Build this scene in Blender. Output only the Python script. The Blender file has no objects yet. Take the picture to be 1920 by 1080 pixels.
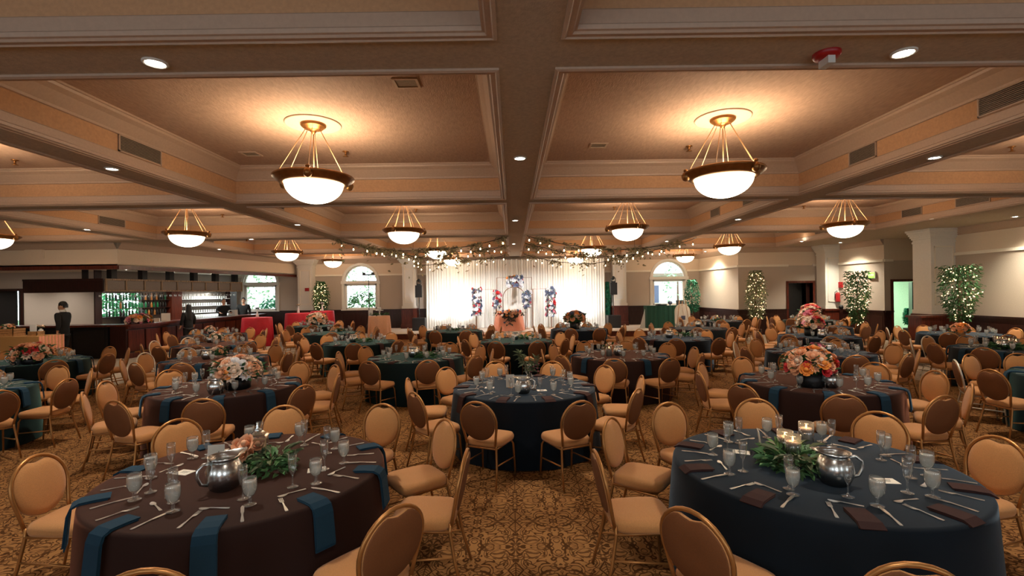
import bpy, math, random
from mathutils import Vector, Matrix
R = math.radians
PI = math.pi
rnd = random.Random(11)
S = bpy.context.scene
COL = S.collection

# ------------------------------------------------------------------ camera, world, exposure
F, CX, CY, RHO, EYE = 900.0, 960.0, 549.0, 0.014, 2.0
cd = bpy.data.cameras.new('camera')
cd.sensor_width = 36.0
cd.lens = F / 1920 * 36
cd.shift_y = (CY - 540) / 1920
cd.clip_end = 200
cam = bpy.data.objects.new('camera', cd)
COL.objects.link(cam)
cam.matrix_world = Matrix.Translation((0, 0, EYE)) @ Matrix.Rotation(R(90), 4, 'X') @ Matrix.Rotation(-RHO, 4, 'Z')
S.camera = cam
S.view_settings.view_transform = 'Standard'
S.view_settings.look = 'None'
S.view_settings.gamma = 1
S.view_settings.use_curve_mapping = False
S.view_settings.exposure = 0.38
S.cycles.use_denoising = True
S.cycles.max_bounces = 6
S.cycles.diffuse_bounces = 3
S.cycles.glossy_bounces = 3
S.cycles.transmission_bounces = 4
S.cycles.transparent_max_bounces = 20
S.cycles.sample_clamp_indirect = 4
S.cycles.caustics_reflective = False
S.cycles.caustics_refractive = False
W = bpy.data.worlds.new('world')
S.world = W
W.use_nodes = True
W.node_tree.nodes['Background'].inputs[0].default_value = (0.86, 0.95, 1.0, 1)
W.node_tree.nodes['Background'].inputs[1].default_value = 4.0

CHANDELIER_W = 60.0
BOWL_E = 6.2
DOWN_W = 215.0
WASH_W = 650.0
DRAPE_W = 150.0

def P(px, py, y):
    """world point seen at pixel (px, py) of the 1920 x 1080 frame, at depth y"""
    u, w = px - CX, CY - py
    a, b = u + RHO * w, w - RHO * u
    return Vector((a / F * y, y, EYE + b / F * y))
def onZ(px, py, z):
    u, w = px - CX, CY - py
    a, b = u + RHO * w, w - RHO * u
    y = (z - EYE) * F / b
    return Vector((a / F * y, y, z))
def pix(p):
    a, b = p[0] / p[1] * F, (p[2] - EYE) / p[1] * F
    return CX + a - RHO * b, CY - (b + RHO * a)

# ------------------------------------------------------------------ materials
def newmat(name):
    m = bpy.data.materials.new(name)
    m.use_nodes = True
    nt = m.node_tree
    return m, nt, nt.nodes['Principled BSDF']
def lin(c):
    return tuple(((v / 255) / 12.92 if v / 255 <= .04045 else ((v / 255 + .055) / 1.055) ** 2.4) for v in c)
def mat(name, rgb, rough=.6, metal=0, var=.12, scale=30, bump=0, bscale=200, stretch=None, sheen=0, spec=.5):
    m, nt, b = newmat(name)
    c = lin(rgb)
    b.inputs['Roughness'].default_value = rough
    b.inputs['Metallic'].default_value = metal
    b.inputs['Specular IOR Level'].default_value = spec
    if sheen: b.inputs['Sheen Weight'].default_value = sheen
    tc = nt.nodes.new('ShaderNodeTexCoord')
    mp = nt.nodes.new('ShaderNodeMapping')
    nt.links.new(tc.outputs['Object'], mp.inputs[0])
    if stretch: mp.inputs['Scale'].default_value = stretch
    if var:
        n = nt.nodes.new('ShaderNodeTexNoise')
        n.inputs['Scale'].default_value = scale
        n.inputs['Detail'].default_value = 4
        nt.links.new(mp.outputs[0], n.inputs['Vector'])
        r = nt.nodes.new('ShaderNodeValToRGB')
        r.color_ramp.elements[0].position = .3
        r.color_ramp.elements[1].position = .7
        r.color_ramp.elements[0].color = tuple(v * (1 - var) for v in c) + (1,)
        r.color_ramp.elements[1].color = tuple(min(1, v * (1 + var)) for v in c) + (1,)
        nt.links.new(n.outputs[0], r.inputs[0])
        nt.links.new(r.outputs[0], b.inputs['Base Color'])
    else:
        b.inputs['Base Color'].default_value = c + (1,)
    if bump:
        n2 = nt.nodes.new('ShaderNodeTexNoise')
        n2.inputs['Scale'].default_value = bscale
        nt.links.new(mp.outputs[0], n2.inputs['Vector'])
        bp = nt.nodes.new('ShaderNodeBump')
        bp.inputs['Strength'].default_value = bump
        bp.inputs['Distance'].default_value = .01
        nt.links.new(n2.outputs[0], bp.inputs['Height'])
        nt.links.new(bp.outputs[0], b.inputs['Normal'])
    return m
def emit(name, rgb, s):
    m, nt, b = newmat(name)
    b.inputs['Base Color'].default_value = lin(rgb) + (1,)
    b.inputs['Emission Color'].default_value = lin(rgb) + (1,)
    b.inputs['Emission Strength'].default_value = s
    return m
def thin_glass(name, tint, edge=.9, base=.06, milky=0, rough=.04):
    m, nt, b = newmat(name)
    nt.nodes.remove(b)
    out = nt.nodes['Material Output']
    t = nt.nodes.new('ShaderNodeBsdfTransparent'); t.inputs[0].default_value = tint + (1,)
    g = nt.nodes.new('ShaderNodeBsdfGlossy'); g.inputs['Roughness'].default_value = rough
    lw = nt.nodes.new('ShaderNodeLayerWeight'); lw.inputs[0].default_value = .35
    mr = nt.nodes.new('ShaderNodeMapRange')
    mr.inputs['To Min'].default_value = base; mr.inputs['To Max'].default_value = edge
    nt.links.new(lw.outputs['Facing'], mr.inputs['Value'])
    mx = nt.nodes.new('ShaderNodeMixShader')
    nt.links.new(mr.outputs[0], mx.inputs[0]); nt.links.new(t.outputs[0], mx.inputs[1]); nt.links.new(g.outputs[0], mx.inputs[2])
    last = mx
    if milky:
        tr = nt.nodes.new('ShaderNodeBsdfTranslucent'); tr.inputs[0].default_value = (.97, 1, .97, 1)
        df = nt.nodes.new('ShaderNodeBsdfDiffuse'); df.inputs[0].default_value = (.97, 1, .97, 1)
        ad = nt.nodes.new('ShaderNodeMixShader'); ad.inputs[0].default_value = .5
        nt.links.new(tr.outputs[0], ad.inputs[1]); nt.links.new(df.outputs[0], ad.inputs[2])
        m2 = nt.nodes.new('ShaderNodeMixShader'); m2.inputs[0].default_value = milky
        nt.links.new(mx.outputs[0], m2.inputs[1]); nt.links.new(ad.outputs[0], m2.inputs[2])
        last = m2
    nt.links.new(last.outputs[0], out.inputs[0])
    return m
def wood(name, rgb, rough=.35, scale=6, axis=(1, 1, .12), spec=.5):
    return mat(name, rgb, rough, var=.45, scale=scale, stretch=tuple(a * 4 for a in axis), spec=spec)

def cloth(name, rgb, sheen):
    m = mat(name, rgb, .8, var=.1, scale=300, bump=.15, bscale=800, spec=.2)
    b = m.node_tree.nodes['Principled BSDF']
    b.inputs['Sheen Weight'].default_value = .85
    b.inputs['Sheen Roughness'].default_value = .3
    b.inputs['Sheen Tint'].default_value = lin(sheen) + (1,)
    return m
def wall_paint():
    m, nt, b = newmat('wall_paint')
    g = nt.nodes.new('ShaderNodeNewGeometry')
    sp = nt.nodes.new('ShaderNodeSeparateXYZ'); nt.links.new(g.outputs['Position'], sp.inputs[0])
    gt = nt.nodes.new('ShaderNodeMath'); gt.operation = 'GREATER_THAN'; gt.inputs[1].default_value = 3.03
    nt.links.new(sp.outputs[2], gt.inputs[0])
    n = nt.nodes.new('ShaderNodeTexNoise'); n.inputs['Scale'].default_value = 60; n.inputs['Detail'].default_value = 5
    nt.links.new(g.outputs['Position'], n.inputs['Vector'])
    mx = nt.nodes.new('ShaderNodeMix'); mx.data_type = 'RGBA'
    mx.inputs[6].default_value = lin((204, 187, 170)) + (1,); mx.inputs[7].default_value = lin((244, 222, 196)) + (1,)
    nt.links.new(gt.outputs[0], mx.inputs[0])
    mm = nt.nodes.new('ShaderNodeMix'); mm.data_type = 'RGBA'; mm.blend_type = 'MULTIPLY'; mm.inputs[0].default_value = .35
    nt.links.new(mx.outputs[2], mm.inputs[6]); nt.links.new(n.outputs['Fac'], mm.inputs[7])
    nt.links.new(mm.outputs[2], b.inputs['Base Color'])
    b.inputs['Roughness'].default_value = .8
    bp = nt.nodes.new('ShaderNodeBump'); bp.inputs['Strength'].default_value = .15; bp.inputs['Distance'].default_value = .01
    nt.links.new(n.outputs['Fac'], bp.inputs['Height']); nt.links.new(bp.outputs[0], b.inputs['Normal'])
    return m

def carpet():
    m, nt, b = newmat('carpet')
    N, L = nt.nodes.new, nt.links.new
    g = N('ShaderNodeNewGeometry'); sp = N('ShaderNodeSeparateXYZ'); L(g.outputs['Position'], sp.inputs[0])
    def mth(op, a, b2=None, c=None):
        n = N('ShaderNodeMath'); n.operation = op
        for i, v in enumerate((a, b2, c)):
            if v is None: continue
            if isinstance(v, (int, float)): n.inputs[i].default_value = v
            else: L(v, n.inputs[i])
        return n.outputs[0]
    X, Y = sp.outputs[0], sp.outputs[1]
    PX, PY = .66, .84
    # mirrored lattice, so the scrolls face each other as on a damask
    u = mth('PINGPONG', X, PX / 2); v = mth('PINGPONG', Y, PY / 2)
    cb = N('ShaderNodeCombineXYZ'); L(u, cb.inputs[0]); L(v, cb.inputs[1])
    def scroll(scale, dist, freq, width, seed):
        n1 = N('ShaderNodeTexNoise'); n1.noise_dimensions = '4D'; n1.inputs['W'].default_value = seed
        n1.inputs['Scale'].default_value = scale; n1.inputs['Detail'].default_value = 0; n1.inputs['Distortion'].default_value = dist
        L(cb.outputs[0], n1.inputs['Vector'])
        return mth('COMPARE', mth('FRACT', mth('MULTIPLY', n1.outputs['Fac'], freq)), .5, width)
    line = mth('MAXIMUM', scroll(6.0, 1.6, 5.0, .15, 2.3), mth('MULTIPLY', scroll(13, .8, 3.0, .12, 7.1), .8))
    # veined leaf on each lattice point, drawn as a pointed drop
    dv = mth('SUBTRACT', v, .1)
    wd = mth('SUBTRACT', .055, mth('MULTIPLY', mth('ABSOLUTE', dv), .55))
    inside = mth('LESS_THAN', u, mth('ADD', wd, .012))
    rim = mth('COMPARE', u, wd, .008)
    vein = mth('COMPARE', mth('FRACT', mth('MULTIPLY', mth('ADD', v, mth('MULTIPLY', u, .9)), 34)), .5, .16)
    vein = mth('MULTIPLY', vein, mth('LESS_THAN', u, mth('SUBTRACT', wd, .012)))
    pat = mth('MAXIMUM', mth('MULTIPLY', line, mth('SUBTRACT', 1, inside)), mth('MULTIPLY', mth('MAXIMUM', rim, mth('MAXIMUM', vein, mth('LESS_THAN', u, .004))), inside))
    # the plainer walkway carpet beside the bar
    walk = mth('MULTIPLY', mth('LESS_THAN', X, -9.2), mth('GREATER_THAN', Y, 10.6))
    walk = mth('MAXIMUM', walk, mth('MULTIPLY', mth('GREATER_THAN', Y, 16.5), mth('LESS_THAN', X, -6.3)))
    walk = mth('MAXIMUM', walk, mth('MULTIPLY', mth('MULTIPLY', mth('GREATER_THAN', Y, 10.2), mth('GREATER_THAN', X, 8.7)), .75))
    base = N('ShaderNodeMix'); base.data_type = 'RGBA'
    base.inputs[6].default_value = lin((174, 124, 74)) + (1,); base.inputs[7].default_value = lin((182, 166, 146)) + (1,)
    L(walk, base.inputs[0])
    dark = N('ShaderNodeMix'); dark.data_type = 'RGBA'
    dark.inputs[7].default_value = lin((90, 56, 26)) + (1,)
    L(mth('MULTIPLY', pat, mth('SUBTRACT', 1, mth('MULTIPLY', walk, .75))), dark.inputs[0]); L(base.outputs[2], dark.inputs[6])
    n2 = N('ShaderNodeTexNoise'); n2.inputs['Scale'].default_value = 160; L(g.outputs['Position'], n2.inputs['Vector'])
    mm = N('ShaderNodeMix'); mm.data_type = 'RGBA'; mm.blend_type = 'MULTIPLY'; mm.inputs[0].default_value = .5
    L(dark.outputs[2], mm.inputs[6]); L(n2.outputs['Fac'], mm.inputs[7])
    L(mm.outputs[2], b.inputs['Base Color'])
    b.inputs['Roughness'].default_value = .95
    b.inputs['Specular IOR Level'].default_value = .1
    bp = N('ShaderNodeBump'); bp.inputs['Strength'].default_value = .3; bp.inputs['Distance'].default_value = .006
    L(n2.outputs['Fac'], bp.inputs['Height']); L(bp.outputs[0], b.inputs['Normal'])
    return m

M = dict(
    wall=wall_paint(), carpet=carpet(),
    soffit=mat('soffit_paint', (190, 176, 158), .85, bump=.25, bscale=90),
    coffer=mat('coffer_paint', (182, 152, 132), .85, bump=.5, bscale=70, stretch=(1, .25, 1)),
    cofwall=mat('coffer_wall_paint', (200, 156, 116), .85, var=.08),
    trim=mat('trim_paint', (190, 164, 143), .5, var=.05),
    white=mat('white_paint', (228, 222, 212), .5, var=.04),
    rail=mat('rail_paint', (236, 226, 208), .5, var=.04),
    wain=wood('wainscot_wood', (46, 22, 17), .35),
    wood=wood('red_wood', (88, 36, 22), .3),
    darkwood=wood('dark_wood', (42, 18, 14), .3),
    door=mat('door_black', (18, 15, 14), .5),
    rack=mat('rack_panel', (128, 116, 106), .5),
    rackrail=wood('rack_rail', (150, 122, 92), .5),
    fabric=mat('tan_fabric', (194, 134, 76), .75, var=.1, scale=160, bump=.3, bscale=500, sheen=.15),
    fabric_shaded=mat('tan_fabric_shaded', (112, 64, 26), .75, var=.1, scale=160, bump=.3, bscale=500),  # same tan fabric, darkened for the shade on the backrest's rear
    gold=mat('gold_frame', (178, 124, 70), .38, .65, var=.06),
    paleframe=mat('pale_frame', (226, 216, 198), .35, .6, var=.06),  # paler copy of the frame metal, used on a few chairs
    brown=cloth('brown_linen', (40, 21, 16), (185, 122, 96)),
    teal=cloth('teal_linen', (12, 22, 31), (140, 160, 178)),
    green=cloth('green_linen', (8, 26, 28), (120, 165, 155)),
    dark=cloth('dark_linen', (17, 24, 28), (110, 115, 120)),
    ntal=cloth('teal_napkin', (22, 52, 70), (80, 110, 130)),
    nbro=cloth('brown_napkin', (54, 32, 30), (120, 85, 75)),
    red=mat('red_linen', (190, 22, 40), .6, var=.1, scale=20),
    blush=mat('blush_sequin', (240, 150, 120), .4, var=.35, scale=180, stretch=(1, 1, .25)),
    peachcloth=mat('peach_satin', (228, 172, 132), .4, var=.15, scale=60),
    goldcloth=mat('gold_sequin', (186, 140, 84), .5, var=.3, scale=200),
    emerald=mat('emerald_cloth', (6, 70, 52), .6, var=.15),
    lavender=mat('lavender_linen', (150, 155, 180), .7, var=.08),
    drape=mat('white_drape', (240, 238, 230), .75, var=.04),
    steel=mat('brushed_steel', (222, 224, 222), .24, 1, var=.04, scale=8),
    cutlery=mat('cutlery_steel', (214, 210, 204), .28, .85, var=0),
    bronze=mat('bronze', (150, 104, 58), .35, .8, var=.15, scale=12),
    rodm=mat('brass_rod', (190, 150, 108), .5, .4, var=0),
    bowl=emit('alabaster_bowl', (255, 238, 205), BOWL_E),
    lens=emit('downlight_lens', (255, 250, 236), 30.0),
    bulb=emit('warm_bulb', (255, 222, 175), 7.0),
    fairy=emit('fairy_bulb', (255, 214, 158), 5.0),
    flame=emit('candle_flame', (255, 190, 110), 14.0),
    exitm=emit('exit_green', (140, 220, 80), .8),
    exitl=emit('exit_letter', (235, 255, 215), 1.2),
    screen=emit('screen_glow', (210, 225, 240), .8),
    glass=thin_glass('clear_glass', (.98, .985, .98), .95, .12, .05),
    water=thin_glass('ice_water', (.97, .98, .97), .75, .05, .36),
    pane=thin_glass('window_glass', (.97, .98, .98), .5, .03),
    bottleg=mat('green_bottle', (20, 90, 50), .15, var=0),
    bottled=mat('dark_bottle', (20, 16, 14), .15, var=0),
    bottlea=mat('amber_bottle', (150, 90, 40), .15, var=0),
    porcelain=mat('porcelain', (225, 225, 220), .3, var=0),
    wax=mat('candle_wax', (245, 200, 175), .5, var=0),
    leaf=mat('leaf_green', (52, 96, 50), .6, var=.35, scale=8),
    leafd=mat('leaf_olive', (104, 112, 78), .6, var=.3, scale=8),
    leaft=mat('leaf_emerald', (24, 112, 78), .6, var=.35, scale=8),
    leafg=mat('leaf_garland', (150, 138, 104), .6, var=.4, scale=6),
    leafs=mat('leaf_sage', (92, 134, 82), .6, var=.4, scale=8),
    leafk=mat('leaf_dark', (64, 66, 52), .6, var=.3, scale=8),
    leafb=mat('leaf_bright', (60, 190, 120), .6, var=.35, scale=4),
    leafp=mat('leaf_pale', (150, 190, 150), .6, var=.4, scale=4),
    bark=mat('bark', (88, 64, 44), .8, var=.3),
    peach=mat('peach_petal', (238, 172, 130), .6, var=.1),
    cream=mat('cream_petal', (240, 214, 190), .6, var=.08),
    orange=mat('orange_petal', (244, 150, 60), .6, var=.1),
    redp=mat('red_petal', (205, 40, 46), .6, var=.1),
    pink=mat('pink_petal', (226, 130, 150), .6, var=.1),
    whitep=mat('white_petal', (240, 238, 240), .6, var=.06),
    bluep=mat('slate_petal', (92, 100, 128), .6, var=.2),
    black=mat('black_plastic', (16, 16, 17), .45, var=.1),
    grille=mat('vent_grille', (140, 124, 106), .6),
    ventdark=mat('vent_shadow', (40, 36, 30), .8),
    copper=mat('copper_tube', (150, 110, 84), .35, .7, var=0),
    card=mat('card_paper', (238, 230, 214), .7, var=.03),
    ink=mat('ink', (90, 80, 74), .7, var=0),
    redplast=mat('red_plastic', (165, 22, 26), .4, var=0),
    suit=mat('black_suit', (9, 9, 10), .8, var=.2, scale=80),
    skin=mat('skin', (200, 150, 118), .55, var=.06),
    hair=mat('dark_hair', (16, 12, 10), .5, var=.3, scale=60),
    shirt=mat('white_shirt', (225, 222, 216), .8, var=.04),
    stagec=mat('stage_carpet', (190, 176, 160), .9),
    blushrug=mat('blush_riser', (214, 164, 132), .9),
    ext=mat('exterior_render', (238, 238, 235), .8),
    soil=mat('soil_lawn', (90, 120, 80), .9),
    box=mat('wooden_box', (178, 132, 84), .6, var=.2),
)

# ------------------------------------------------------------------ mesh builder
class MB:
    def __init__(s): s.v, s.f, s.m, s.s = [], [], [], []
    def add(s, vs, fs, mi=0, smooth=False, mtx=None):
        o = len(s.v)
        s.v += [tuple(mtx @ Vector(v)) if mtx else tuple(v) for v in vs]
        for f in fs:
            s.f.append(tuple(i + o for i in f)); s.m.append(mi); s.s.append(smooth)
        return s
    def box(s, x0, x1, y0, y1, z0, z1, mi=0, mtx=None):
        v = [(x, y, z) for z in (z0, z1) for y in (y0, y1) for x in (x0, x1)]
        return s.add(v, [(0, 2, 3, 1), (4, 5, 7, 6), (0, 1, 5, 4), (2, 6, 7, 3), (0, 4, 6, 2), (1, 3, 7, 5)], mi, False, mtx)
    def lathe(s, prof, n=16, mi=0, mtx=None, smooth=True, arc=None):
        v, f = [], []
        for r, z in prof:
            for k in range(n):
                a = 2 * PI * k / n
                v.append((r * math.cos(a), r * math.sin(a), z))
        for i in range(len(prof) - 1):
            for k in range(n):
                k2 = (k + 1) % n
                f.append((i * n + k, i * n + k2, (i + 1) * n + k2, (i + 1) * n + k))
        return s.add(v, f, mi, smooth, mtx)
    def tube(s, pts, r, n=8, mi=0, mtx=None, cap=True, closed=False):
        pts = [Vector(p) for p in pts]
        rs = r if isinstance(r, (list, tuple)) else [r] * len(pts)
        v, f = [], []
        up = None
        L = len(pts)
        for i, p in enumerate(pts):
            if closed: t = pts[(i + 1) % L] - pts[i - 1]
            else: t = pts[min(i + 1, L - 1)] - pts[max(i - 1, 0)]
            t.normalize()
            if up is None:
                up = Vector((0, 0, 1)) if abs(t.z) < .9 else Vector((0, 1, 0))
            a = up - t * up.dot(t)
            if a.length < 1e-5: a = t.orthogonal()
            a.normalize(); up = a
            b = t.cross(a)
            for k in range(n):
                an = 2 * PI * k / n
                v.append(p + (a * math.cos(an) + b * math.sin(an)) * rs[i])
        for i in range(L if closed else L - 1):
            j = (i + 1) % L
            for k in range(n):
                k2 = (k + 1) % n
                f.append((i * n + k, i * n + k2, j * n + k2, j * n + k))
        if cap and not closed:
            f.append(tuple(range(n))[::-1]); f.append(tuple(range((L - 1) * n, L * n)))
        return s.add(v, f, mi, True, mtx)
    def prism(s, poly, z0, z1, mi=0, mtx=None):
        n = len(poly)
        v = [(x, y, z0) for x, y in poly] + [(x, y, z1) for x, y in poly]
        f = [tuple(range(n))[::-1], tuple(range(n, 2 * n))] + [(i, (i + 1) % n, n + (i + 1) % n, n + i) for i in range(n)]
        return s.add(v, f, mi, False, mtx)
    def mesh(s, name, mats):
        me = bpy.data.meshes.new(name)
        me.from_pydata(s.v, [], s.f)
        me.polygons.foreach_set('material_index', s.m)
        me.polygons.foreach_set('use_smooth', s.s)
        for m in (mats if isinstance(mats, (list, tuple)) else [mats]): me.materials.append(m)
        me.update()
        return me
    def build(s, name, mats, parent=None, loc=(0, 0, 0), rot=(0, 0, 0)):
        return ob(name, s.mesh(name, mats), parent, loc, rot)

def ob(name, data, parent=None, loc=(0, 0, 0), rot=(0, 0, 0)):
    o = bpy.data.objects.new(name, data)
    COL.objects.link(o)
    o.parent = parent
    o.location = loc
    o.rotation_euler = rot
    return o
def tag(o, label=None, cat=None, group=None, kind=None):
    if label: o['label'] = label
    if cat: o['category'] = cat
    if group: o['group'] = group
    if kind: o['kind'] = kind
    return o
def thing(name, label, cat, loc=(0, 0, 0), rz=0, group=None):
    return tag(ob(name, None, None, loc, (0, 0, rz)), label, cat, group)
def struct(name, mb, mats, parent=None, label=None, **k):
    o = mb.build(name, mats, parent, **k)
    if parent is None: tag(o, label, None, None, 'structure')
    return o
def kids(o): return list(o.children)
PROTOS = []
def proto(o): PROTOS.append(o); return o
def dup(root, loc, rz=0, label=None, group=None, scale=None):
    c = root.copy(); COL.objects.link(c)
    c.location = loc; c.rotation_euler = (0, 0, rz)
    if scale: c.scale = (scale,) * 3 if isinstance(scale, (int, float)) else scale
    if label: c['label'] = label
    if group: c['group'] = group
    for ch in kids(root):
        d = ch.copy(); COL.objects.link(d); d.parent = c
        for g in kids(ch):
            e = g.copy(); COL.objects.link(e); e.parent = d
    return c
def drop_protos():
    for o in PROTOS:
        for ch in kids(o):
            for g in kids(ch): bpy.data.objects.remove(g)
            bpy.data.objects.remove(ch)
        bpy.data.objects.remove(o)
def light(kind, name, loc, power, col, parent=None, radius=.1, spot=None, blend=.6, rot=(0, 0, 0)):
    l = bpy.data.lights.new(name, kind)
    l.energy = power; l.color = col
    if kind in ('POINT', 'SPOT'): l.shadow_soft_size = radius
    if kind == 'SPOT': l.spot_size = R(spot); l.spot_blend = blend
    return ob(name, l, parent, loc, rot)
def Mx(loc=(0, 0, 0), rz=0, rx=0, ry=0, sc=1):
    return Matrix.Translation(loc) @ Matrix.Rotation(rz, 4, 'Z') @ Matrix.Rotation(ry, 4, 'Y') @ Matrix.Rotation(rx, 4, 'X') @ Matrix.Scale(sc, 4)

# ------------------------------------------------------------------ floor and ceiling
SOF, CEI = 3.85, 4.50
struct('floor', MB().box(-24, 18, -5, 25.4, -.1, 0), M['carpet'], label='tan carpet with a brown scrolled damask pattern')

XC = [(-16.9, -11.72), (-11.1, -5.98), (-5.35, -.167), (.467, 5.62), (6.28, 11.4)]
YC = [(-1.8, 3.40), (4.03, 9.35), (9.95, 15.03), (15.70, 20.70), (21.30, 24.55)]
def has_coffer(i, j): return not (i == 0 and j > 2)
ceil = tag(ob('ceiling', None), 'coffered ceiling of painted beams round recessed panels', None, None, 'structure')
xb = [-24] + [v for c in XC for v in c] + [18]
yb = [-5] + [v for c in YC for v in c] + [26]
mb = MB()
for i in range(len(xb) - 1):
    for j in range(len(yb) - 1):
        if i % 2 and j % 2 and has_coffer(i // 2, j // 2): continue
        if i == 0 and yb[j] > 15.5: continue
        mb.box(xb[i], xb[i + 1], yb[j], yb[j + 1], SOF, SOF + .1)
mb.build('beam_soffit', M['soffit'], ceil)
MB().box(-16.95, 18, -5, 26, CEI + .05, CEI + .15).box(-24, -16.95, -5, 16.2, CEI + .05, CEI + .15).build('roof_slab', M['soffit'], ceil)
def ring(mb, x0, x1, y0, y1, prof, mi=0):
    for k in range(len(prof) - 1):
        (a, z0), (b, z1) = prof[k], prof[k + 1]
        A = [(x0 + a, y0 + a, z0), (x1 - a, y0 + a, z0), (x1 - a, y1 - a, z0), (x0 + a, y1 - a, z0)]
        B = [(x0 + b, y0 + b, z1), (x1 - b, y0 + b, z1), (x1 - b, y1 - b, z1), (x0 + b, y1 - b, z1)]
        mb.add(A + B, [(q, (q + 1) % 4, 4 + (q + 1) % 4, 4 + q) for q in range(4)], mi)
for i, (x0, x1) in enumerate(XC):
    for j, (y0, y1) in enumerate(YC):
        if not has_coffer(i, j): continue
        MB().box(x0 - .1, x1 + .1, y0 - .1, y1 + .1, CEI, CEI + .04).build('coffer_panel', M['coffer'], ceil)
        w = MB(); ring(w, x0, x1, y0, y1, [(0, SOF + .05), (0, CEI)]); w.build('coffer_wall', M['cofwall'], ceil)
        t = MB()
        ring(t, x0, x1, y0, y1, [(-.085, SOF), (-.085, SOF - .018), (-.06, SOF - .028), (-.05, SOF - .018), (-.012, SOF - .02), (.0, SOF - .004), (.02, SOF + .0), (.026, SOF + .03), (.012, SOF + .045), (.016, SOF + .14), (0, SOF + .155)])
        t.build('coffer_trim', M['trim'], ceil)
        c = MB()
        ring(c, x0, x1, y0, y1, [(0, CEI - .26), (.025, CEI - .255), (.03, CEI - .225), (.05, CEI - .2), (.13, CEI - .1), (.19, CEI - .06), (.2, CEI - .03), (.22, CEI - .025), (.22, CEI)])
        c.build('crown_molding', M['trim'], ceil)

# ------------------------------------------------------------------ walls
TW = .24
def wall(name, x0, y0, x1, y1, z0=0, z1=4.6, holes=(), wains=True, rails=True, wtop=1.12, m=None):
    """wall from plan point 0 to 1, room on the left hand side of the run; holes = (a, b, z0, z1, arched) along the run"""
    L = math.hypot(x1 - x0, y1 - y0); a = math.atan2(y1 - y0, x1 - x0)
    T = Matrix.Translation((x0, y0, 0)) @ Matrix.Rotation(a, 4, 'Z')
    w, wn, rl, bs = MB(), MB(), MB(), MB()
    XZ = Matrix(((1, 0, 0, 0), (0, 0, -1, 0), (0, 1, 0, 0), (0, 0, 0, 1)))   # x,y,z -> x,-z,y : polygon in run/height, depth outwards
    cur = 0
    for (h0, h1, hz0, hz1, arch) in sorted(holes):
        if h0 > cur: w.box(cur, h0, -TW, 0, z0, z1, 0, T)
        if hz0 > z0: w.box(h0, h1, -TW, 0, z0, hz0, 0, T)
        if arch:
            rr = (h1 - h0) / 2; cx = (h0 + h1) / 2; zs = hz1 - rr
            poly = [(h1, zs)] + [(cx + rr * math.cos(PI * k / 20), zs + rr * math.sin(PI * k / 20)) for k in range(1, 20)] + [(h0, zs), (h0, z1), (h1, z1)]
            w.prism(poly, 0, TW, 0, T @ XZ)
        else:
            w.box(h0, h1, -TW, 0, hz1, z1, 0, T)
        cur = h1
    if cur < L: w.box(cur, L, -TW, 0, z0, z1, 0, T)
    o = struct(name, w, m or M['wall'], label='painted hall wall')
    runs, cur = [], 0
    for (h0, h1, hz0, hz1, arch) in sorted(holes):
        if hz0 < .5:
            runs.append((cur, h0)); cur = h1
    runs.append((cur, L))
    for (p, q) in runs:
        if q - p < .05: continue
        if wains:
            wn.box(p, q, 0, .02, 0, wtop - .06, 0, T)
            wn.box(p, q, .02, .045, 0, .16, 0, T)
            wn.box(p, q, 0, .06, wtop - .06, wtop, 0, T)
            wn.box(p, q, .02, .035, wtop - .16, wtop - .06, 0, T)
            n = max(1, round((q - p) / .62)); st = (q - p) / n
            for k in range(n):
                MB().box(p + k * st + .07, p + (k + 1) * st - .07, .02, .034, .24, wtop - .22, 0, T).build('panel', M['wain'], o)
        if rails:
            cuts = [(h0 - .06, h1 + .06) for (h0, h1, a0, a1, ar) in holes if ar and a1 > 3.0]
            c0 = p
            for (e, f2) in sorted(cuts):
                rl.box(c0, e, 0, .05, 2.99, 3.08, 0, T); c0 = f2
            rl.box(c0, q, 0, .05, 2.99, 3.08, 0, T)
    if wn.v: wn.build('wainscot', M['wain'], o)
    if rl.v: rl.build('picture_rail', M['rail'], o)
    return o, T

BW = 25.0
AR = .87
WX = [-13.1, -7.87, 8.17]
# the back wall runs from right to left so the room lies on its left hand
back, TB = wall('wall_back', 9.75, BW, -14.35, BW, holes=[(9.75 - x - AR, 9.75 - x + AR, 1.25, 3.55, True) for x in WX], wtop=1.24)
wall('wall_right', 10.0, 21.2, 9.75, BW)
DR3 = (14.0 - 13.28, 14.0 - 12.2)
wall('wall_right.001', 14.0, 21.2, 10.0, 21.2, holes=[(DR3[0], DR3[1], 0, 2.26, False)])
wall('wall_right.002', 14.2, 18.3, 13.9, 21.2)
wall('wall_right.003', 16.2, 18.3, 14.2, 18.3, holes=[(16.2 - 15.55, 16.2 - 14.52, 0, 2.22, False)])
wall('wall_right.004', 16.2, 15.4, 16.2, 18.3)
wall('wall_right.005', 14.15, 15.4, 16.2, 15.4)
wall('wall_right.006', 14.15, -5, 14.15, 15.4)
wall('wall_rear', -24, -5, 14.2, -5, holes=[(24 + x - 1.1, 24 + x + 1.1, 1.0, 3.5, True) for x in (-12, -6.5, -1.5, 3.5, 9)])
for x in (-12, -6.5, -1.5, 3.5, 9):
    l = light('AREA', 'window_portal', (x, -5.1, 2.25), 1, (1, 1, 1), None, rot=(R(90), 0, 0)); l.data.shape = 'RECTANGLE'; l.data.size = 2.2; l.data.size_y = 2.5; l.data.cycles.is_portal = True
for x in WX:
    l = light('AREA', 'window_portal', (x, 25.3, 2.4), 1, (1, 1, 1), None, rot=(R(-90), 0, 0)); l.data.shape = 'RECTANGLE'; l.data.size = 1.75; l.data.size_y = 2.4; l.data.cycles.is_portal = True
wall('wall_left', -22.5, 18.3, -22.5, -5)
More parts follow.
